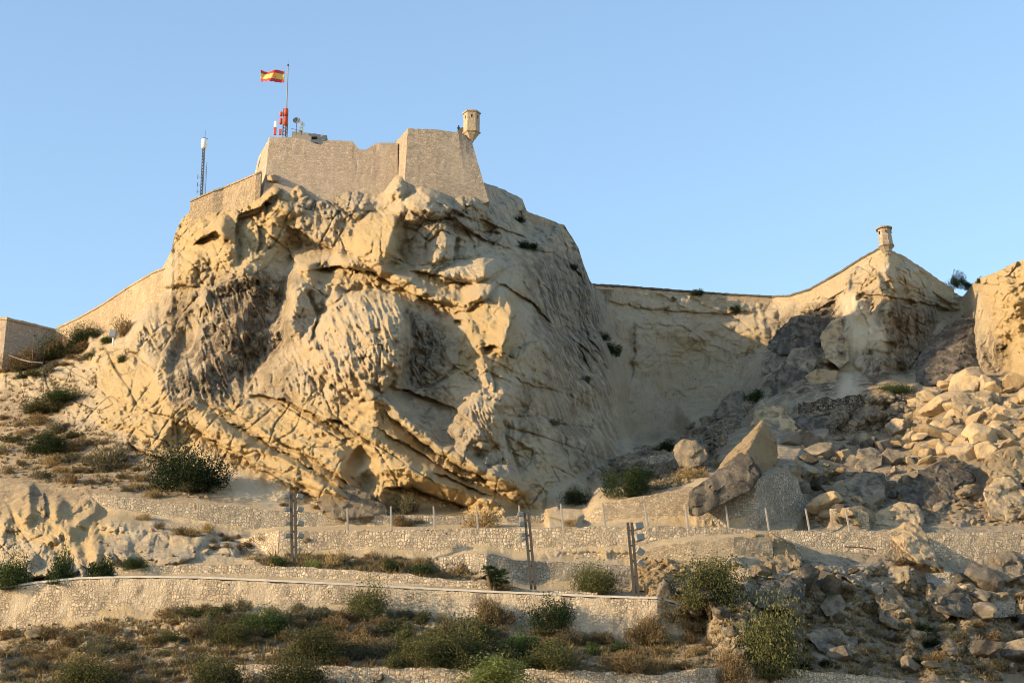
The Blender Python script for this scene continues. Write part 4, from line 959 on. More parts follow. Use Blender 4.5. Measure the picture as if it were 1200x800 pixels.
# ------------------------------------------------------------------ floodlight masts, posts, small street things
def flood_mast(top, botm, Yb, lamps, label):
    b = at(botm[0], botm[1], Yb); t_ = at(top[0], top[1], Yb); b = b - Vector((0,0,.4)); root = empty('floodlight_mast', b); tag(root, label, 'floodlight', 'floodlight masts along the terraces')
    v = t_-b
    q = Vector((v.x, v.y, v.z)); ax = q.normalized(); Mt = q.to_track_quat('Z', 'Y').to_matrix()
    MB().box(v/2 + Vector((-.26,0,0)), (.26,.3,v.length), None if True else Mt).box((0,0,0), (.01,.01,.01)) if False else None
    for s in (-1, 1):
        m_ = MB(); w0 = .16
        vs = []
        for P in (Vector((0,0,0)), v):
            for (dx, dy) in ((-w0,-.18),(w0,-.18),(w0,.18),(-w0,.18)): vs.append(P+Vector((s*.24+dx, dy, 0)))
        m_.add(vs, [(0,1,2,3),(4,5,6,7),(0,1,5,4),(1,2,6,5),(2,3,7,6),(3,0,4,7)]).build('upright', M['steel'], root)
    for k in range(5): MB().box(v*(k+.5)/5 + Vector((0,.1,0)), (.25,.1,.2)).build('spacer', M['steel'], root)
    for (f, side, tilt, sz) in lamps:
        P = v*f + Vector((side*(.45+sz*.45), -.1, 0)); Mr = Matrix.Rotation(R(tilt*side), 3, 'Y') @ Matrix.Rotation(R(20), 3, 'Z')
        h = MB(); h.box(P, (sz*.95, sz*.8, sz*.7), Mr)
        ho = h.build('lamp_head', M['lamp'], root, bevel=.05)
        MB().box(P + Mr @ Vector((side*sz*.48, 0, 0)), (.04, sz*.7, sz*.6), Mr).build('lens', M['glass'], ho)
        MB().box(P - Vector((side*(sz*.45+.1), 0, 0)), (.5,.08,.08)).build('bracket', M['steel'], root)
    return root
flood_mast((343.5,577), (345,664), 245, [(.95,1,10,.8),(.95,-1,5,.7),(.78,1,12,.8),(.78,-1,5,.7),(.6,1,12,.8),(.6,-1,5,.6),(.44,1,10,.8),(.44,-1,8,.7),(.27,1,35,.5)], 'leftmost floodlight mast, upright, with lamps on both sides')
flood_mast((617,600), (625,686), 243, [(.97,-1,5,.7),(.84,-1,5,.75),(.70,-1,15,.6),(.64,-1,15,.5)], 'middle floodlight mast with small lamps on its left, near the palm')
flood_mast((738,612), (746,698), 241, [(.95,1,-12,1.1),(.80,1,-14,1.1),(.62,1,28,1.0),(.47,1,40,.85)], 'rightmost floodlight mast with four tilted lamps on its right')
for i, (xb, yb, xt, yt) in enumerate([(408,624,407,595),(459,623,458,593),(510,623,508,593),(561,622,558,592),(612,621,608,592),(661,620,657,590),(710,619,706,589),(760,618,755,588),(807,619,803,590),(855,620,850,592),(902,622,897,595),(950,624,944,596),(997,625,991,596)]):
    Yp = float(interp_poly(WALLS['mid_left']['p'], xb, 3)) + .35
    b = at(xb, yb, Yp); t_ = at(xt, yt, Yp); v = t_-b; m_ = MB(); w0 = .115
    vs = []
    for P, w1 in ((Vector((0,0,-.6)), w0*1.1), (v, w0*.9)):
        for (dx, dy) in ((-w1,-w1),(w1,-w1),(w1,w1),(-w1,w1)): vs.append(P+Vector((dx, dy, 0)))
    m_.add(vs, [(0,1,2,3),(4,5,6,7),(0,1,5,4),(1,2,6,5),(2,3,7,6),(3,0,4,7)])
    nth = ['first','second','third','fourth','fifth','sixth','seventh','eighth','ninth','tenth','eleventh','twelfth','thirteenth'][i]
    tag(m_.build('concrete_post', M['concrete'], None, origin=b, bevel=.03), f'{nth} pale concrete post from the left along the road wall', 'post', 'concrete posts on the road wall')
# small lamp box on a post, lamp post, pipe, handrail at the far left
r0 = empty('floodlight', at(132.5, 402, 303)); tag(r0, 'square box floodlight on a short pale post on the left slope', 'floodlight')
s_ = mpp(132, 395, 303)
MB().tube((0,0,-.3), (0,0,8*s_), .13).build('post', M['white'], r0)
MB().box((-.1,0,11.5*s_), (1.15,.7,1.2), Matrix.Rotation(R(6), 3, 'Y')).build('lamp_head', M['lamp'], r0, bevel=.05)
MB().box((-.1,-.37,11.5*s_), (.9,.04,.9), Matrix.Rotation(R(6), 3, 'Y')).build('lens', M['greypaint'], r0)
r0 = empty('street_lamp', at(38, 420, 322)); tag(r0, 'thin dark lamp post in front of the far left bastion', 'street lamp')
s_ = mpp(38, 400, 322)
MB().tube((0,0,-1), (0,0,28*s_), .07, .05).build('pole', M['steel'], r0); MB().box((.1,0,28.5*s_), (.5,.3,.16)).build('lantern', M['steel'], r0)
def pipe(name, P, r, mat, label, cat, origin=None):
    m_ = MB(); Q = [at(*p) for p in P]
    for a, b in zip(Q[:-1], Q[1:]): m_.tube(a-Q[0], b-Q[0], r)
    o = m_.build(name, M[mat]); o.location = Q[0]; return tag(o, label, cat)
pipe('pipe', [(10,416,316),(24,421,316),(36,424,315),(50,425,315)], .085, 'concrete', 'white pipe lying across the bushes below the far left bastion', 'pipe')
m_ = MB(); Q = [at(53,406,318), at(72,394,318), at(78,399,317)]; o_ = Q[0]
for a, b in zip(Q[:-1], Q[1:]):
    m_.tube(a-o_, b-o_, .06).tube(a-o_-Vector((0,0,.6)), b-o_-Vector((0,0,.6)), .04)
    for k in range(5): p = a.lerp(b, k/4)-o_; m_.tube(p-Vector((0,0,1.2)), p, .05)
o = m_.build('handrail', M['rust']); o.location = o_; tag(o, 'rusty handrail of steps between the left bastion and the rampart', 'handrail')
pipe('pipe', [(838,629,252),(850,630,252),(860,629.5,252)], .06, 'rust', 'short rusty pipe on the road wall above the ramp wall', 'pipe')
pipe('pipe', [(990,640,253),(1008,641,253),(1025,643,253.2),(1026,646,253.2)], .09, 'rust', 'rusty pipe below the road wall near the tall boulder', 'pipe')

# ------------------------------------------------------------------ person peeping over the parapet beside the turret
def person(px, py, Yp, label):
    root = empty('person', at(px, py, Yp)); tag(root, label, 'person')
    me = bpy.data.meshes.new('body')
    J = [(0,0,.95),(0,0,1.2),(0,0,1.42),(0,0,1.5),(0,-.02,1.62),(0,-.01,1.74),(-.2,0,1.4),(-.28,-.1,1.12),(-.2,-.35,1.0),(.2,0,1.4),(.28,-.1,1.12),(.2,-.35,1.0),(-.1,0,.9),(-.11,-.02,.48),(-.11,.02,.06),(-.11,-.14,.03),(.1,0,.9),(.11,-.02,.48),(.11,.02,.06),(.11,-.14,.03)]
    Ed = [(0,1),(1,2),(2,3),(3,4),(4,5),(2,6),(6,7),(7,8),(2,9),(9,10),(10,11),(0,12),(12,13),(13,14),(14,15),(0,16),(16,17),(17,18),(18,19)]
    rad = [.15,.15,.14,.06,.1,.085,.06,.045,.035,.06,.045,.035,.09,.06,.045,.035,.09,.06,.045,.035]
    me.from_pydata(J, Ed, []); o = new_obj('body', me, M['cloth'], root)
    sk = o.modifiers.new('s', 'SKIN'); o.modifiers.new('u', 'SUBSURF').levels = 1
    for v_, r_ in zip(me.skin_vertices[0].data, rad): v_.radius = (r_, r_)
    me.skin_vertices[0].data[0].use_root = True
    MB().lathe((0,.015,1.60), [(.075,-.06),(.115,0),(.12,.08),(.09,.16),(.02,.19)], 12).build('hair', M['cloth'], root, True)
person(537.5, 158.5, 311.9, 'dark haired person in dark clothes leaning on the castle parapet beside the turret')

# ------------------------------------------------------------------ boulders
def rock_mesh(seed, level=4, planes=13, soft=.06, squash=(1, 1, 1), rough=.05):
    rng = np.random.RandomState(seed)
    bm = bmesh.new(); bmesh.ops.create_icosphere(bm, subdivisions=level, radius=1)
    V = np.array([tuple(v.co) for v in bm.verts]); n = rng.randn(planes, 3); n /= np.linalg.norm(n, axis=1)[:, None]
    n = np.vstack([n, [[0, 0, -1], [0, 0, 1]]]); h = rng.uniform(.55, .95, len(n)); h[-2:] = (.7, .8)
    dt = V @ n.T; r = np.where(dt > .05, h/np.maximum(dt, .05), 9.)
    rr = -soft*np.log(np.sum(np.exp(-r/soft), 1)) if soft else r.min(1)
    rr = np.clip(rr, .3, 1.4); P = V*rr[:, None]
    P = P*(1 + rough*1.6*fbm(P[:, 0]*2+seed, P[:, 1]*2, P[:, 2]*2, 3, seed, True)[:, None] + rough*fbm(P[:, 0]*7, P[:, 1]*7, P[:, 2]*7, 3, seed+4)[:, None])
    P *= np.array(squash)
    for v_, p in zip(bm.verts, P): v_.co = p
    me = bpy.data.meshes.new('boulder'); bm.to_mesh(me); bm.free()
    me.polygons.foreach_set('use_smooth', [True]*len(me.polygons)); me.set_sharp_from_angle(angle=R(28)); return me
protos = {}
for key in ('boulder', 'boulder_grey', 'boulder_dark'):
    protos[key] = []
    for i in range(6):
        me = rock_mesh(11+i*5+len(key), 4, 9+i, .012, (1, .9, .82), .04)
        me.materials.append(M[key]); protos[key].append(me)
def hull_rock(P, mat, label, rough=.25, cuts=4, group=None, name='boulder'):
    """angular rock through given photo points (px, py, Y)"""
    Q = [at(*p) for p in P]; c = sum(Q, Vector())/len(Q)
    bm = bmesh.new()
    for q in Q: bm.verts.new(q-c)
    r = bmesh.ops.convex_hull(bm, input=bm.verts)
    bmesh.ops.delete(bm, geom=[g for g in r['geom_interior'] if isinstance(g, bmesh.types.BMVert)], context='VERTS')
    bmesh.ops.dissolve_limit(bm, angle_limit=R(4), verts=bm.verts, edges=bm.edges)
    bmesh.ops.bevel(bm, geom=bm.edges[:], offset=.09, segments=1, affect='EDGES', clamp_overlap=True)
    bmesh.ops.triangulate(bm, faces=bm.faces)
    for k in range(cuts+3):
        es = [e for e in bm.edges if e.calc_length() > .34]
        if not es: break
        bmesh.ops.subdivide_edges(bm, edges=es, cuts=1); bmesh.ops.triangulate(bm, faces=[f for f in bm.faces if len(f.verts) > 3])
    bm.normal_update()
    V = np.array([tuple(v_.co) for v_ in bm.verts]); N = np.array([tuple(v_.normal) for v_ in bm.verts])
    fa_, ea_ = facets(V[:, 0]/1.9+c.x, V[:, 1]/1.9, V[:, 2]/1.7, 5); fb_, eb_ = facets(V[:, 0]/.8+c.x, V[:, 1]/.8, V[:, 2]/.8, 6)
    d = rough*(.5*fbm(V[:, 0]/2.2+c.x, V[:, 1]/2.2, V[:, 2]/2.2, 4, 5, True) + .9*fa_ + .22*fb_ + .2*fbm(V[:, 0]/.5, V[:, 1]/.5, V[:, 2]/.5, 3, 8))
    V = V + N*d[:, None]
    for v_, p in zip(bm.verts, V): v_.co = p
    me = bpy.data.meshes.new(name); bm.to_mesh(me); bm.free()
    me.polygons.foreach_set('use_smooth', [True]*len(me.polygons)); me.set_sharp_from_angle(angle=R(32))
    me.materials.append(M[mat]); o = new_obj(name, me); o.location = c
    return tag(o, label, 'boulder', group)
_hr = hull_rock
def hull_rock(P, mat, label, rough=.25, **k):
    cx_ = sum(p[0] for p in P)/len(P); cy_ = sum(p[1] for p in P)/len(P); my = sum(p[2] for p in P)/len(P)
    df = sorted((depth(x, y) - Y for x, y, Y in P), reverse=True); df = df[:max(3, int(len(df)*.75))]
    sh = -5.3 if 'slab' in label and 800 < cx_ < 915 else df[len(df)//2] - 1.9
    return _hr([(x, y, Y+sh) for x, y, Y in P], mat, label, rough*.5, **k)
def B(P, Y, th): return [(x, y, Y + (p[0] if p else 0)) for x, y, *p in P] + [(x+2, y+1, Y + th) for x, y, *p in P]
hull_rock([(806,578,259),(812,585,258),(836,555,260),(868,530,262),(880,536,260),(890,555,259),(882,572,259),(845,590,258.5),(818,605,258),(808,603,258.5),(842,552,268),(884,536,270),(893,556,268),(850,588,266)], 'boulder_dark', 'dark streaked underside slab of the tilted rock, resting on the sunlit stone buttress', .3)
hull_rock([(836,556,262),(850,536,264),(893,493,267),(897,495,267),(909,515,268),(911,538,268),(902,560,267),(884,545,263),(872,536,262),(845,560,263),(893,493,276),(911,520,276),(905,552,276),(850,545,272)], 'boulder', 'big pale slab tilted up to a point on top of the streaked slab', .25)
hull_rock([(878,500,276),(886,479,277),(893,474,278),(915,477,277),(926,490,276),(935,510,275),(945,518,275),(944,528,274),(925,515,273),(905,505,274),(895,478,288),(920,480,288),(950,520,286)], 'boulder', 'golden cracked boulder behind the point of the tilted slab', .5)
hull_rock([(925,492,280),(945,487,281),(968,490,281),(980,503,280),(975,518,278),(955,530,277),(940,520,278),(930,505,278),(950,490,290),(975,510,288)], 'boulder_dark', 'dark rounded boulder right of the golden cracked boulder', .4)
hull_rock([(791,521,284),(800,515,283),(815,516,282),(826,525,282),(829,538,282),(820,545,281),(805,549,281),(795,545,282),(789,533,283),(805,517,290),(828,535,290),(800,540,290)], 'boulder_grey', 'grey brown upright boulder in the shaded gully left of the tilted slab', .3)
hull_rock([(838,490,306),(845,470,307),(860,458,308),(872,458,308),(874,470,307),(865,482,305),(850,492,304),(860,460,316),(874,475,315),(842,488,313)], 'boulder_grey', 'grey leaning boulder at the head of the shaded gully, beside a green bush', .3)
hull_rock([(372,588,262.5),(385,572,263.5),(405,565,264.5),(430,578,263.5),(452,592,263),(455,604,262.5),(440,604,261.8),(410,603,261),(392,608,260.5),(376,602,261.5),(410,568,271),(450,598,270),(380,590,269)], 'boulder_grey', 'wedge shaped boulder with a flat grey top embedded in the wall at the crag foot', .35)
hull_rock([(905,395,333),(930,372,335),(965,366,336),(985,362,337),(988,378,335),(978,410,332),(945,415,329),(915,415,329),(900,408,331),(940,372,345),(985,375,345),(910,400,340)], 'boulder_dark', 'large dark lichen covered block below the curtain wall, left of the pale ramp', .7)
hull_rock([(892,425,324),(905,411,326),(925,410,326),(922,430,323),(905,440,322),(893,437,323),(905,415,332),(922,425,332)], 'boulder_grey', 'square grey block at the left of the stacked dark boulders', .35)
hull_rock([(918,425,323),(930,408,326),(950,407,326),(957,425,324),(950,438,322),(928,438,322),(935,410,334),(955,425,334)], 'boulder_grey', 'rounded boulder in the middle of the stacked dark boulders', .4)
hull_rock([(903,455,320),(912,435,322),(925,428,323),(945,438,322),(955,455,320),(945,470,318),(908,470,318),(925,432,330),(950,455,328)], 'boulder_dark', 'lowest black streaked boulder of the stack above the path', .5)
hull_rock([(945,440,322),(965,432,324),(982,436,324),(980,455,321),(968,472,319),(950,472,319),(965,436,330),(978,450,330)], 'boulder', 'pale brown eroded boulder at the right foot of the dark stack', .6)
hull_rock([(960,395,330),(975,375,334),(986,372,334),(990,400,331),(996,422,328),(985,432,326),(968,420,327),(975,380,340),(992,415,338)], 'boulder', 'brown cracked block standing against the pale concrete ramp', .45)
hull_rock([(1072,448,308),(1080,412,316),(1105,386,322),(1135,370,325),(1144,376,323),(1140,405,317),(1146,432,310),(1120,440,306),(1090,452,305),(1110,390,332),(1142,400,330),(1085,430,322)], 'boulder_dark', 'huge dark slab leaning on the right cliff above the sunlit rockfall', .5)
hull_rock([(1074,446,305),(1083,430,306),(1105,422,307),(1125,428,306),(1118,442,303),(1095,450,302),(1078,460,303),(1100,428,314),(1120,438,312)], 'boulder_grey', 'smooth grey boulder at the foot of the huge dark slab', .3)
hull_rock([(858,664,238.5),(866,643,240),(885,625,241.5),(905,627,241.5),(925,637,241),(940,652,240),(938,664,238.5),(915,672,237.5),(880,670,237.5),(895,628,250),(935,650,248),(868,655,247)], 'boulder', 'big golden boulder in front of the ramp wall, right of the floodlights', .7)
hull_rock([(1003,618,259),(1030,600,260),(1055,588,261),(1075,592,261),(1085,605,260),(1078,618,258),(1040,622,257),(1055,590,268),(1082,610,266)], 'boulder', 'long tilted boulder with sunlit upper edge on top of the road wall', .5)
hull_rock([(1040,624,251),(1060,612,252),(1078,614,252),(1086,632,250),(1095,650,248),(1100,665,247),(1080,660,246),(1060,645,247),(1050,636,249),(1070,615,258),(1095,650,256)], 'boulder', 'tall yellow cracked boulder breaking through the road wall', .5)
hull_rock([(1055,575,270),(1080,552,273),(1105,538,275),(1130,540,275),(1142,560,273),(1135,590,269),(1110,600,266),(1080,598,266),(1060,592,267),(1110,540,284),(1140,575,282)], 'boulder_dark', 'very large black boulder speckled with white in the middle of the rockfall', .6)
hull_rock([(1150,548,268),(1165,530,270),(1195,524,271),(1215,540,270),(1205,560,267),(1170,565,265),(1185,528,280),(1210,550,278)], 'boulder', 'large golden speckled boulder at the right edge, upper one of two', .6)
hull_rock([(1153,575,264),(1165,560,265.5),(1195,560,266),(1200,585,264),(1190,612,262),(1160,606,261.5),(1180,565,275),(1198,590,273)], 'boulder', 'large golden brown boulder at the right edge standing under the speckled one', .5)
hull_rock([(1000,548,275),(1015,532,277),(1035,530,277),(1033,545,275),(1010,556,274),(1020,534,284),(1034,542,283)], 'boulder_grey', 'rounded grey boulder left of the sunlit rockfall', .3)
hull_rock([(980,575,271),(1010,552,274),(1035,556,274),(1038,585,270),(1010,592,268),(985,588,269),(1020,556,282),(1038,580,280)], 'boulder_grey', 'broad grey slab below the rounded grey boulder', .4)
hull_rock([(1072,488,290),(1073,460,293),(1100,452,294),(1104,470,292),(1092,490,289),(1078,496,289),(1100,460,301)], 'boulder', 'large flat faced tan block at the upper left of the sunlit rockfall', .25)
hull_rock([(1115,465,287),(1130,460,289),(1160,462,289),(1166,478,287),(1155,495,284),(1130,500,283),(1118,485,285),(1140,462,298),(1162,480,296)], 'boulder', 'largest tan boulder in the middle of the sunlit rockfall', .35)
hull_rock([(1138,448,294),(1150,443,295),(1160,442,295),(1165,460,293),(1150,466,292),(1140,462,292),(1155,445,302)], 'boulder', 'square yellow block above the largest tan boulder', .2)
hull_rock([(1150,505,280),(1170,485,283),(1195,480,284),(1200,500,281),(1190,512,279),(1160,512,278),(1185,484,292)], 'boulder', 'long tan block at the right of the sunlit rockfall', .3)
hull_rock([(1104,448,297),(1115,438,298),(1130,442,298),(1132,452,296),(1118,456,295),(1125,440,304)], 'boulder', 'flat topped yellow boulder at the crest of the rockfall', .2)
hull_rock([(1085,700,236),(1100,690,238),(1130,692,238),(1141,708,237),(1138,726,235),(1115,720,234),(1095,712,234.5),(1125,693,246),(1140,715,244)], 'boulder_dark', 'brown and black boulder lying on the stone apron at the lower right', .4)
hull_rock([(1150,665,248),(1165,650,250),(1185,645,250.5),(1200,655,250),(1205,672,248),(1180,680,246.5),(1160,678,246.5),(1185,650,257)], 'boulder_grey', 'pale knobbly boulder below the right end of the road wall', .5)
hull_rock([(872,700,231),(900,680,234),(940,676,236),(945,695,234),(930,712,231),(890,712,229.5),(930,680,243)], 'boulder_dark', 'dark sloping slab right of the lowest big bushes, under the golden boulder', .4)
hull_rock([(960,710,232),(968,697,234),(985,696,234),(992,710,233),(985,722,231.5),(968,722,231),(980,700,240)], 'boulder_grey', 'grey egg shaped boulder in the lower right gully', .2)
hull_rock([(1025,700,235),(1035,686,237),(1045,688,237),(1060,705,236),(1075,722,234.5),(1055,738,232),(1035,728,232.5),(1045,692,244)], 'boulder_grey', 'jagged grey crag with a bright tip in the lower right gully', .7)
hull_rock([(945,745,226),(955,735,228),(985,738,229),(1005,750,228),(995,768,225),(965,765,224),(980,740,236)], 'boulder_grey', 'pale cracked boulder beside the lower right bushes', .5)
hull_rock([(97,737,228),(105,729,229),(118,730,229),(116,742,227),(104,743,227),(110,731,233)], 'boulder', 'small pale boulder on the lower left slope under the white coped wall', .2)
hull_rock([(28,742,228),(38,732,230),(50,734,230),(48,745,228),(34,748,227),(42,734,234)], 'boulder', 'small grey boulder near the left edge under the white coped wall', .2)
# smaller blocks of the rockfall, one object each
rnd = random.Random(12)
placed = []
def inpoly(x, y, poly):
    ins = False; j = len(poly)-1
    for i in range(len(poly)):
        xi, yi = poly[i]; xj, yj = poly[j]
        if (yi > y) != (yj > y) and x < (xj-xi)*(y-yi)/(yj-yi)+xi: ins = not ins
        j = i
    return ins
def nthw(i):
    s = 'th' if 10 <= i % 100 <= 20 else {1:'st',2:'nd',3:'rd'}.get(i % 10, 'th'); return f'{i}{s}'
def scatter_rocks(poly, n, rmin, rmax, kinds, desc, group, mind=.8, power=2.2):
    xs_ = [p[0] for p in poly]; ys_ = [p[1] for p in poly]; L = []; t = 0
    while len(L) < n and t < n*80:
        t += 1; x = rnd.uniform(min(xs_), max(xs_)); y = rnd.uniform(min(ys_), max(ys_))
        if not inpoly(x, y, poly): continue
        r = rmin + (rmax-rmin)*rnd.random()**power
        if any((x-a)**2+(y-b)**2 < (mind*(r+c))**2 for a, b, c in placed): continue
        placed.append((x, y, r)); L.append((x, y, r))
    L.sort()
    for i, (x, y, r) in enumerate(L):
        k = rnd.choice(kinds); me = rnd.choice(protos[k]); d = depth(x, y); s = r*mpp(x, y, d)*1.25
        o = new_obj('boulder', me); o.location = at(x, y, d - s*.7)
        o.rotation_euler = (rnd.uniform(-.5, .5), rnd.uniform(-.5, .5), rnd.uniform(0, 6.28)); o.scale = (s*rnd.uniform(.85, 1.35), s*rnd.uniform(.8, 1.1), s*rnd.uniform(.65, 1.15))
        size = 'small' if r < 6 else 'mid sized' if r < 10 else 'large'
        tone = {'boulder': 'tan', 'boulder_grey': 'grey', 'boulder_dark': 'dark'}[k]
        tag(o, f'{size} {tone} boulder, {nthw(i+1)} from the left {desc}', 'boulder', group)
scatter_rocks([(1070,470),(1105,445),(1150,440),(1200,450),(1240,470),(1240,560),(1170,530),(1100,545),(1030,520)], 80, 7, 24, ['boulder','boulder','boulder'], 'in the sunlit rockfall', 'blocks of the sunlit rockfall', .46)
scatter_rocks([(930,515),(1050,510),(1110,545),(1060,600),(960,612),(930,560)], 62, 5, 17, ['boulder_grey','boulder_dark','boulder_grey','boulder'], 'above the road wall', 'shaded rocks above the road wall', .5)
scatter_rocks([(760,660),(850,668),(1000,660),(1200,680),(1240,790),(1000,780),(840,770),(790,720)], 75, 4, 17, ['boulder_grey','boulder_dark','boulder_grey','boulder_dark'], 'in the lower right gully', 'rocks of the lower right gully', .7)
scatter_rocks([(760,560),(800,500),(850,480),(875,490),(850,530),(800,565)], 16, 3, 7, ['boulder_grey'], 'in the shaded gully', 'rocks of the shaded gully', .8)
scatter_rocks([(760,655),(800,660),(800,700),(760,700)], 10, 3, 7, ['boulder'], 'under the floodlights', 'rocks under the floodlights', .8)
scatter_rocks([(110,600),(230,630),(320,655),(320,664),(110,645)], 14, 2.5, 6, ['boulder'], 'under the pale grey wall', 'rocks under the pale grey wall', .9)
scatter_rocks([(0,740),(200,730),(780,755),(780,790),(0,800)], 22, 2, 5, ['boulder','boulder_grey'], 'on the lowest slope', 'stones on the lowest slope', 1.2)

# loose stones nobody could count
def stones(n, polys, name='rubble', rmin=.12, rmax=.5, seed=3, mat='boulder'):
    rng = np.random.RandomState(seed); rr = random.Random(seed)
    bm = bmesh.new(); bmesh.ops.create_icosphere(bm, subdivisions=1, radius=1); base = np.array([tuple(v_.co) for v_ in bm.verts]); bf = np.array([[v_.index for v_ in f.verts] for f in bm.faces]); bm.free()
    CO = []; FA = []; k = 0
    for _ in range(n):
        poly, wgt = rr.choice(polys)
        xs_ = [p[0] for p in poly]; ys_ = [p[1] for p in poly]
        x = rr.uniform(min(xs_), max(xs_)); y = rr.uniform(min(ys_), max(ys_))
        if not inpoly(x, y, poly): continue
        p = ground(x, y); r = (rmin+(rmax-rmin)*rr.random()**3)*wgt
        q = base*(1+.5*(rng.rand(len(base), 1)-.5))*r*np.array([rr.uniform(.8, 1.5), rr.uniform(.7, 1.1), rr.uniform(.5, 1)])
        a = rr.uniform(0, 6.28); ca, sa = math.cos(a), math.sin(a); q = q @ np.array([[ca, sa, 0], [-sa, ca, 0], [0, 0, 1]])
        CO.append(q+np.array(p)); FA.append(bf+k*len(base)); k += 1
    me = mesh_np(name, np.vstack(CO), np.vstack(FA), False); tag(new_obj(name, me, M[mat]), kind='stuff')
stones(9000, [([(0,735),(200,725),(830,760),(830,800),(0,800)], .8),([(880,490),(1240,470),(1240,615),(940,615)], 1.3),([(780,660),(1240,665),(1240,800),(830,790)], 1.2),([(0,470),(110,500),(250,560),(250,585),(100,575),(0,560)], .9),([(300,650),(520,655),(560,680),(320,665)], .8),([(740,545),(800,550),(810,566),(740,582)], 1),([(740,650),(800,660),(800,698),(760,698)], 1.2),([(730,560),(790,555),(860,480),(880,480),(800,540)],1.0)])
stones(1500, [([(938,476),(1000,466),(1075,464),(1070,504),(1000,512),(940,505)], 1.5)], 'rubble', .25, .6, 8, 'boulder_grey')

# ------------------------------------------------------------------ vegetation
def foliage(seed, n, leaf, clumps=9, flat=.8, twig=False, up=.3, elong=1.0, hollow=.25):
    """unit-radius crown standing on z=0: small leaf faces in irregular clumps"""
    rng = np.random.RandomState(seed)
    c = rng.randn(clumps, 3); c /= np.linalg.norm(c, axis=1)[:, None]; c *= rng.uniform(.25, .72, (clumps, 1)); c[:, 2] = np.abs(c[:, 2])*flat*1.1 + .12
    cr = rng.uniform(.22, .46, clumps)
    k = rng.randint(0, clumps, n); d = rng.randn(n, 3); d /= np.linalg.norm(d, axis=1)[:, None]
    rad = cr[k]*rng.uniform(0, 1, n)**.45*rng.choice([1, 1, 1, 1.3], n)
    P = c[k]+d*rad[:, None]; P[:, 2] = np.maximum(P[:, 2], .02*rng.rand(n)); P[:, 2] *= elong
    if twig:
        u = P - np.array([0, 0, -.3]); u /= np.linalg.norm(u, axis=1)[:, None]; u = u*.8+rng.randn(n, 3)*.45
    else: u = rng.randn(n, 3); u[:, 2] += up
    u /= np.linalg.norm(u, axis=1)[:, None]; w = np.cross(u, rng.randn(n, 3)); w /= np.linalg.norm(w, axis=1)[:, None]+1e-9
    L = leaf*rng.uniform(.6, 1.4, (n, 1)); W = L*(.16 if twig else .5)
    a = P-u*L*.5; b = P+w*W*.5; e = P+u*L*.5; f = P-w*W*.5
    co_ = np.stack([a, b, e, f], 1).reshape(-1, 3); q = np.arange(4*n).reshape(n, 4)
    co_[:, :2] -= co_[:, :2].mean(0); co_[:, :2] /= np.percentile(np.hypot(co_[:, 0], co_[:, 1]), 95); co_[:, 2] /= np.percentile(co_[:, 2], 98)
    return co_, q
def stems(seed, n=7, r=.03, h=.6, spread=.5):
    rng = random.Random(seed); m_ = MB()
    for i in range(n):
        a = rng.uniform(0, 6.28); s = rng.uniform(.3, 1)*spread; p = Vector((0, 0, -.1)); q = Vector((math.cos(a)*s*.4, math.sin(a)*s*.4, h*.5)); t_ = Vector((math.cos(a)*s, math.sin(a)*s, h*rng.uniform(.8, 1.2)))
        m_.tube(p, q, r, r*.7, 5).tube(q, t_, r*.7, r*.25, 5)
        for k in range(3):
            u = q.lerp(t_, rng.uniform(.1, .9)); m_.tube(u, u+Vector((rng.uniform(-.2, .2), rng.uniform(-.2, .2), rng.uniform(.05, .25))), r*.35, r*.15, 4)
    return m_
SH = {}
spec = {'dry': (1500, .17, True, .62), 'straw': (1300, .16, True, .6), 'greybrush': (1500, .16, True, .6), 'olive': (2600, .085, False, .8), 'green': (2800, .085, False, .85), 'dark': (3000, .085, False, .85), 'lime': (3600, .06, False, .9)}
for kd, (n, lf, tw, fl_) in spec.items():
    SH[kd] = []
    for i in range(4):
        co_, q = foliage(100+i*7+len(kd)*31, n, lf, 9+i, fl_, tw)
        me = mesh_np(kd+'_foliage', co_, q, False); me.materials.append(M[kd]); SH[kd].append(me)
for kd in ('dark', 'olive', 'green', 'lime', 'dry'):
    SH[kd+'_big'] = []
    for i in range(2):
        tw = kd == 'dry'; co_, q = foliage(300+i*7+len(kd)*31, 6000 if tw else 9500, .12 if tw else .045, 16+i, .85, tw)
        me = mesh_np(kd+'_foliage', co_, q, False); me.materials.append(M[kd]); SH[kd+'_big'].append(me)
stem_me = []
for i in range(3):
    o = stems(40+i).build('branches', M['bark']); stem_me.append(o.data); bpy.data.objects.remove(o)
ADJ = {'dry': 'dry brown', 'straw': 'straw coloured dry', 'greybrush': 'dull grey brown', 'olive': 'olive green', 'green': 'green', 'dark': 'dark green', 'lime': 'light green'}
vr = random.Random(77)
def shrub(px, py, r, kd, label, group=None, name='shrub', hs=1.0, Y=None, parts=True, cat='shrub'):
    """px, py: foot of the plant in the photo; r: half width in photo pixels"""
    d = (depth(px, py) if Y is None else Y); s = r*mpp(px, py, d)*1.08
    p = at(px, py, d - s*.25) - Vector((0, 0, s*.08))
    root = empty(name, p, vr.uniform(0, 6.28)); root.scale = (s, s, s*hs); tag(root, label, cat, group)
    new_obj('foliage', vr.choice(SH.get(kd+'_big', SH[kd]) if r > 17 else SH[kd]), None, root)
    if parts: new_obj('branches', vr.choice(stem_me), None, root)
    return root
def small_shrub(px, py, r, kd, label, group, hs=1.0):
    PENDING.append((px, py, r, kd, label, group, hs))
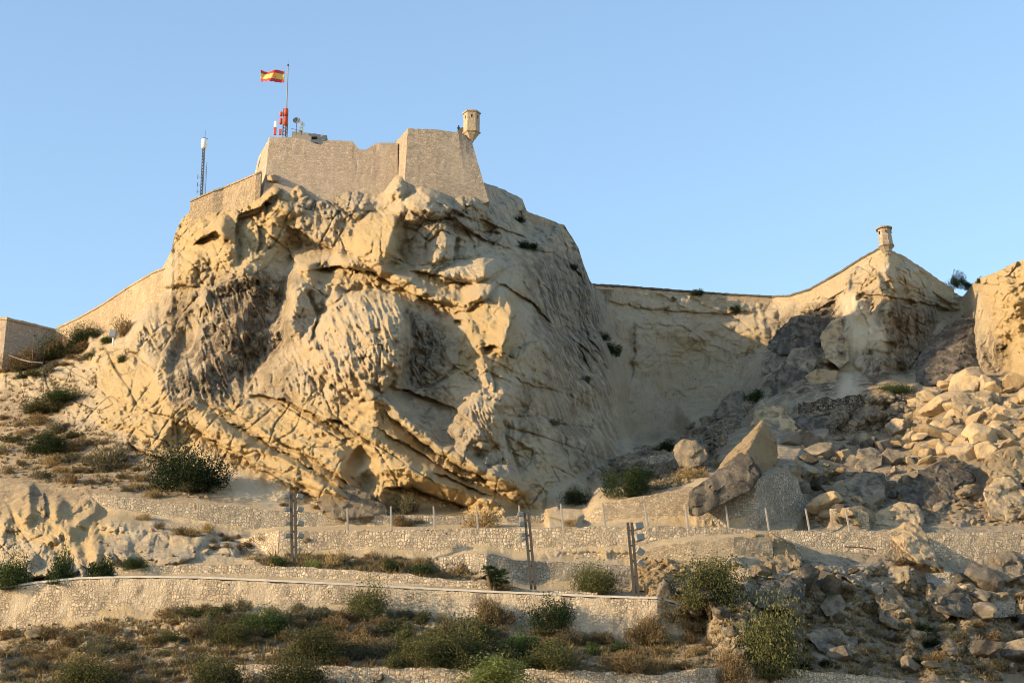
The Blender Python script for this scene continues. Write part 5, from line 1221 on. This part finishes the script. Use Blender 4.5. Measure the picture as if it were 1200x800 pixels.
def finish_shrubs(nmax):
    PENDING.sort(key=lambda q: -q[2])
    for q in PENDING[:nmax]: place_shrub(*q)
    CO = []
    for px, py, r, kd, *_ , hs in PENDING[nmax:]:
        d = depth(px, py); s = r*mpp(px, py, d)*1.1; me = vr.choice(SH['dry' if kd in ('olive', 'green', 'dark') else kd]); a = np.empty(len(me.vertices)*3, np.float32); me.vertices.foreach_get('co', a)
        p = at(px, py, d-s*.2); CO.append(a.reshape(-1, 3)*np.array([s, s, s*hs])+np.array([p.x, p.y, p.z-s*.1]))
    if CO:
        c = np.vstack(CO); tag(new_obj('low_scrub', mesh_np('low_scrub', c, np.arange(len(c)).reshape(-1, 4), False), M['dry']), kind='stuff')
PENDING = []
def place_shrub(px, py, r, kd, label, group, hs=1.0):
    d = depth(px, py); s = r*mpp(px, py, d)*1.1
    o = new_obj('shrub', vr.choice(SH[kd])); o.location = at(px, py, d - s*.2) - Vector((0, 0, s*.1))
    o.rotation_euler = (0, 0, vr.uniform(0, 6.28)); o.scale = (s*vr.uniform(.85, 1.3), s, s*hs*vr.uniform(.8, 1.15)); return tag(o, label, 'shrub', group)
# plants one can point to
big = [
 (222,572,44,'dark',1.0,'large dark green bush at the foot of the left strata, above the pale grey wall'),
 (14,690,23,'green',1.6,'round green bush at the far left edge behind the white coping'),
 (70,684,15,'green',2.5,'tall narrow green bush, middle one of three behind the white coping'),
 (118,679,15,'green',1.5,'small round green bush, right one of three behind the white coping'),
 (158,668,18,'green',.8,'low spreading green bush where the grey outcrop meets the low wall'),
 (697,694,28,'olive',1.1,'twiggy olive bush against the shaded bulging wall, between the two right floodlight masts'),
 (832,716,42,'olive',1.35,'big round olive bush right of the end of the white coped wall'),
 (903,792,38,'olive',2.1,'tall dark olive conifer like bush at the bottom, right of the round olive bush'),
 (858,800,22,'dry',1.6,'brown bush in front of the tall olive conifer like bush'),
 (645,742,30,'dark',1.2,'dark green bush against the white coped wall, below the middle floodlight mast'),
 (530,778,36,'olive',1.2,'wide olive bush behind the lowest wall, left of the light green tree'),
 (490,782,26,'olive',1.2,'dense olive bush left of the wide olive bush behind the lowest wall'),
 (600,772,24,'dark',1.0,'dark bush right of the wide olive bush behind the lowest wall'),
 (648,785,30,'olive',1.0,'olive bush right of the light green tree behind the lowest wall'),
 (430,726,26,'olive',1.5,'upright olive brown bush against the white coped wall, below the left floodlight mast'),
 (316,742,26,'green',1.1,'grey green feathery bush left of centre below the white coped wall'),
 (370,775,34,'olive',1.1,'broad olive bush above the left end of the lowest wall'),
 (350,812,34,'olive',1.3,'olive green bush in front of the left end of the lowest wall'),
 (100,806,34,'olive',1.0,'olive bush at the bottom edge near the left corner'),
 (254,812,34,'olive',1.2,'olive brown bush at the bottom edge left of the lowest wall'),
 (270,755,24,'olive',1.0,'grey olive bush on the lower slope under the white coping'),
 (585,690,16,'straw',.6,'low dry bush behind the palm'),
 (575,732,22,'dry',1.2,'rounded reddish brown bush against the white coped wall, left of centre'),
 (760,752,22,'dry',1.2,'brown bush below the right end of the white coped wall'),
 (738,790,26,'dry',1.0,'orange brown bush at the bottom right of the light green tree'),
 (460,668,12,'green',1.0,'small bright green bush between the two long walls, left of the palm'),
 (495,672,14,'green',.8,'low green bush between the two long walls, nearest the palm'),
 (325,662,12,'green',.8,'low green bush left of the leftmost floodlight mast foot'),
 (368,665,10,'lime',.9,'yellow green cushion bush right of the leftmost floodlight mast foot'),
 (395,662,14,'straw',1.2,'reddish straw bush below the road wall, right of the leftmost floodlight mast'),
 (75,470,26,'green',.6,'spreading green prickly pear bush on the golden left slope'),
 (50,482,26,'olive',.5,'low olive bush just below the prickly pear on the left slope'),
 (100,402,20,'green',1.0,'bright green bush below the sunlit rampart near the box floodlight'),
 (70,418,26,'olive',.9,'olive bush at the foot of the left rampart'),
 (30,432,26,'dry',.8,'brown bush under the white pipe at the far left'),
 (142,424,5,'green',1.6,'tiny bright green bush hanging on the golden rock left of the crag'),
 (145,392,18,'straw',1.0,'dry bush at the top of the golden slope beside the rampart'),
 (60,530,32,'dark',.7,'dark green low bush on the grey left slope'),
 (130,546,22,'greybrush',1.0,'grey brown bush left of the large dark green bush'),
 (180,582,10,'straw',.9,'orange straw tussock on top of the pale grey wall'),
 (886,470,14,'green',.8,'green bush at the head of the shaded gully beside the leaning boulder'),
 (1052,461,20,'green',.55,'low green bush at the foot of the pale ramp above the dry stone wall'),
 (1122,336,10,'dark',1.5,'dark bush on the skyline between the pinnacle and the right cliff'),
 (1134,338,6,'dark',1.3,'smaller dark bush right of the skyline bush'),
 (1148,331,3.2,'dark',2.0,'tiny dark bush on the tip of the right cliff'),
 (818,345,7,'dark',1.0,'dark tuft on the curtain wall of the saddle'),
 (861,364,7,'dark',.9,'green tuft growing on the rear cliff below the curtain wall'),
 (789,352,5,'greybrush',.9,'small dull tuft on the rear cliff under the curtain wall'),
 (619,291,12,'dark',.6,'dark tuft in the crack high on the right of the crag'),
 (609,260,7,'dark',1.0,'small dark tuft near the right shoulder parapet of the crag'),
 (672,315,6,'dark',1.0,'small dark tuft on the right edge of the crag'),
 (716,414,12,'dark',.9,'dark tuft where the crag meets the rear cliff, lower one'),
 (707,398,8,'dark',.9,'dark tuft where the crag meets the rear cliff, upper one'),
 (686,446,8,'greybrush',.8,'dull tuft on the lower right flank of the crag'),
 (648,497,9,'greybrush',.7,'dull tuft on a ledge of the crag right flank'),
 (675,590,18,'dark',1.0,'dark bush at the right foot of the crag'),
 (737,580,30,'dark',.9,'dark bush in the shadow between the crag and the sunlit wall'),
 (748,566,22,'dark',.8,'dark bush behind the sunlit wall, upper one'),
 (780,528,14,'dark',.8,'dark bush at the base of the rear cliff in the gully'),
 (812,560,18,'straw',.8,'orange brown bush left of the streaked slab'),
 (845,548,12,'straw',.8,'orange brown tuft lying on the tilted pale slab'),
 (668,616,9,'straw',1.0,'orange tussock on the road behind the wall, left of the sunlit wall'),
 (566,617,22,'straw',.9,'wide straw bush behind the posts at the foot of the crag'),
 (470,616,14,'dry',.9,'brown bush behind the third post'),
 (475,600,18,'greybrush',1.0,'grey brush at the crag foot right of the wedge boulder'),
 (1055,752,8,'dry',.9,'rust red tuft in the lower right gully'),
 (545,148,2,'dark',.1,''),
]
for (x, y, r, kd, hs, lb_) in big:
    if lb_: shrub(x, y, r, kd, lb_, None, 'bush' if r > 12 else 'shrub', hs, cat='bush' if r > 12 else 'shrub')
# light green tree with a visible trunk, at the bottom
def tree(px, py, r, label, kd, hscale, seed, Y=None):
    d = Y or depth(px, py); s = r*mpp(px, py, d); root = empty('tree', at(px, py, d-s*.2)); tag(root, label, 'tree')
    tr_ = MB(); rng = random.Random(seed); h = s*hscale
    tr_.tube((0,0,-.5), (.1*s,0,h*.35), .07*s, .05*s, 8)
    for i in range(8):
        a = rng.uniform(0, 6.28); z = h*rng.uniform(.2, .35); q = Vector((math.cos(a)*s*.45, math.sin(a)*s*.45, h*rng.uniform(.55, .8)))
        p = Vector((.08*s, 0, z)); m_ = p.lerp(q, .5)+Vector((0,0,.1*s)); tr_.tube(p, m_, .035*s, .025*s, 6).tube(m_, q, .025*s, .01*s, 6)
    tr_.build('trunk', M['bark'], root)
    co_, q = foliage(seed, 11000, .055, 22, 1.0, False, .0, hscale*.8)
    co_[:, 2] += .22*hscale; me = mesh_np('crown', co_*s, q, False); new_obj('crown', me, M[kd], root)
tree(580, 832, 42, 'light green feathery pepper tree at the bottom edge in front of the lowest wall', 'lime', 1.5, 9, 213)
# palm cluster
def palm(px, py, Yp, label):
    root = empty('palm', at(px, py, Yp)); tag(root, label, 'palm'); s = mpp(px, py, Yp); rng = random.Random(4)
    for (dx, hh) in ((-8, 18), (7, 15), (0, 12)):
        b = Vector((dx*.4*s, rng.uniform(-.3, .3), -.3)); t_ = Vector((dx*s, rng.uniform(-.3, .3), hh*s)); tk = MB().tube(b, t_, .28, .22, 8).build('trunk', M['bark'], root)
        m_ = MB()
        for i in range(46):
            a = rng.uniform(0, 6.28); el = rng.uniform(-.9, 1.3); L = rng.uniform(.8, 1.25)
            d = Vector((math.cos(a)*math.cos(el), math.sin(a)*math.cos(el), math.sin(el))); p = t_ + d*.1
            m_.tube(p, p+d*L*.5, .02, .015, 4); c = p+d*L*.5
            side = d.cross(Vector((0, 0, 1))).normalized(); upv = side.cross(d)
            for k in range(-5, 6):
                an_ = k*.2; e = (d*math.cos(an_)+side*math.sin(an_)); tip = c+e*L*.62+Vector((0,0,-.12*abs(k)*.3)); wv = (upv*.01+side*.05)
                m_.add([c, c+e*L*.35+wv, tip, c+e*L*.35-wv], [(0,1,2,3)])
        m_.build('fronds', M['green'], root)
palm(579, 690, 240.3, 'clump of short fan palms behind the white coping, left of the middle floodlight mast')
# countable scrub
def scrub(poly, n, rmin, rmax, kinds, desc, group, mind=1.0, hs=.8):
    xs_ = [p[0] for p in poly]; ys_ = [p[1] for p in poly]; L = []; t = 0
    while len(L) < n and t < n*60:
        t += 1; x = vr.uniform(min(xs_), max(xs_)); y = vr.uniform(min(ys_), max(ys_))
        if not inpoly(x, y, poly): continue
        r = vr.uniform(rmin, rmax)
        if any((x-a)**2+((y-b)*1.4)**2 < (mind*(r+c))**2 for a, b, c, *_ in L): continue
        L.append((x, y, r, vr.choice(kinds)))
    L.sort(); cnt = {}
    for x, y, r, kd in L:
        cnt[kd] = cnt.get(kd, 0)+1
        small_shrub(x, y, r, kd, f'{nthw(cnt[kd])} {ADJ[kd]} shrub from the left {desc}', group, hs)
scrub([(0,745),(60,742),(180,730),(240,716),(420,720),(560,735),(800,765),(800,790),(280,775),(270,800),(0,808)], 125, 7, 18, ['dry','dry','dry','greybrush','straw','greybrush','olive'], 'on the lowest slope', 'scrub on the lowest slope', .45, .8)
scrub([(180,722),(240,712),(420,716),(560,728),(620,745),(560,750),(200,740)], 26, 11, 20, ['greybrush','olive','dry','greybrush'], 'along the foot of the white coped wall', 'scrub along the white coped wall', .5, .8)
scrub([(0,488),(90,500),(170,545),(260,580),(180,578),(100,572),(0,555)], 46, 6, 15, ['dry','greybrush','greybrush','straw','olive'], 'on the grey left slope', 'scrub on the left slope', .6, .7)
scrub([(0,432),(60,412),(140,398),(110,420),(60,440),(0,450)], 20, 6, 13, ['olive','dry','greybrush','green'], 'below the left rampart', 'scrub below the left rampart', .6, .8)
scrub([(150,605),(240,620),(330,638),(410,632),(330,640),(280,650),(200,625)], 14, 5, 11, ['dry','greybrush','straw'], 'in front of the pale grey wall', 'scrub in front of the pale grey wall', .7, .9)
scrub([(355,650),(480,655),(520,672),(400,664)], 14, 5, 12, ['dry','straw','greybrush'], 'between the two long walls', 'scrub between the long walls', .7, .8)
scrub([(780,690),(830,720),(830,775),(760,760)], 16, 7, 16, ['dry','straw','greybrush','dry'], 'right of the white coped wall end', 'scrub right of the white coping', .6, .9)
scrub([(860,760),(1000,740),(1200,690),(1230,800),(1000,785),(880,790)], 46, 6, 15, ['greybrush','dry','greybrush','dark'], 'in the lower right gully', 'scrub in the lower right gully', .7, .7)
scrub([(900,700),(1060,660),(1100,690),(960,740)], 16, 5, 11, ['greybrush','dry'], 'under the right half of the road wall', 'scrub under the right road wall', .8, .8)
scrub([(300,600),(350,585),(380,595),(470,612),(640,615),(300,612)], 12, 4, 8, ['dry','greybrush'], 'behind the concrete posts', 'scrub behind the posts', .9, .8)
# uncountable dry grass
def grass(n, polys, seed=5, mat='straw'):
    rr = random.Random(seed); rng = np.random.RandomState(seed); CO = []
    for _ in range(n):
        poly = rr.choice(polys); xs_ = [p[0] for p in poly]; ys_ = [p[1] for p in poly]
        x = rr.uniform(min(xs_), max(xs_)); y = rr.uniform(min(ys_), max(ys_))
        if not inpoly(x, y, poly): continue
        p = np.array(ground(x, y)); k = 16; s = rr.uniform(.2, .8)
        b = rng.randn(k, 3)*s*.35; b[:, 2] = 0; u = rng.randn(k, 3)*.5; u[:, 2] = 1; u *= s*rng.uniform(.5, 1.2, (k, 1)); w = rng.randn(k, 3)*.05
        q = np.stack([p+b-w, p+b+w, p+b+u], 1); CO.append(q.reshape(-1, 3))
    co_ = np.vstack(CO); me = mesh_np('dry_grass', co_, np.arange(len(co_)).reshape(-1, 3), False)
    tag(new_obj('dry_grass', me, M[mat]), kind='stuff')
grass(5500, [[(0,740),(200,725),(830,760),(830,800),(0,806)]]*3 + [[(0,430),(120,405),(110,470),(250,560),(250,582),(0,560)], [(280,652),(540,660),(560,680),(320,665)], [(780,690),(1240,690),(1240,800),(830,790)]])
grass(1800, [[(0,735),(200,720),(830,755),(830,800),(0,806)]]*3 + [[(0,470),(110,510),(250,570),(250,582),(0,560)], [(340,650),(540,658),(560,675),(320,665)], [(880,690),(1240,690),(1240,800),(880,790)], [(740,545),(800,550),(810,566),(740,582)]], 9, 'greybrush')

scrub([(420,745),(700,748),(790,790),(420,785)], 24, 12, 22, ['olive','olive','green','dry','greybrush'], 'behind the right half of the lowest wall', 'bushes behind the lowest wall', .6, 1.0)
ap = prism('stone_apron', [(x, y, depth(x, y)-.7) for x, y in ((1084,672),(1112,669),(1150,679),(1190,690))], [(x, y, depth(x, y)-.9) for x, y in ((1092,700),(1118,716),(1150,724),(1190,722))], 2.5, 'wall_grey', amp_=.25)
tag(ap, 'sloping grey stone apron at the lower right, behind the brown and black boulder', 'stone apron')
finish_shrubs(262)

stones(2600, [([(690,560),(745,525),(800,515),(860,465),(885,480),(830,545),(745,572)], 1.3)], 'rubble', .15, .8, 21, 'boulder_grey')
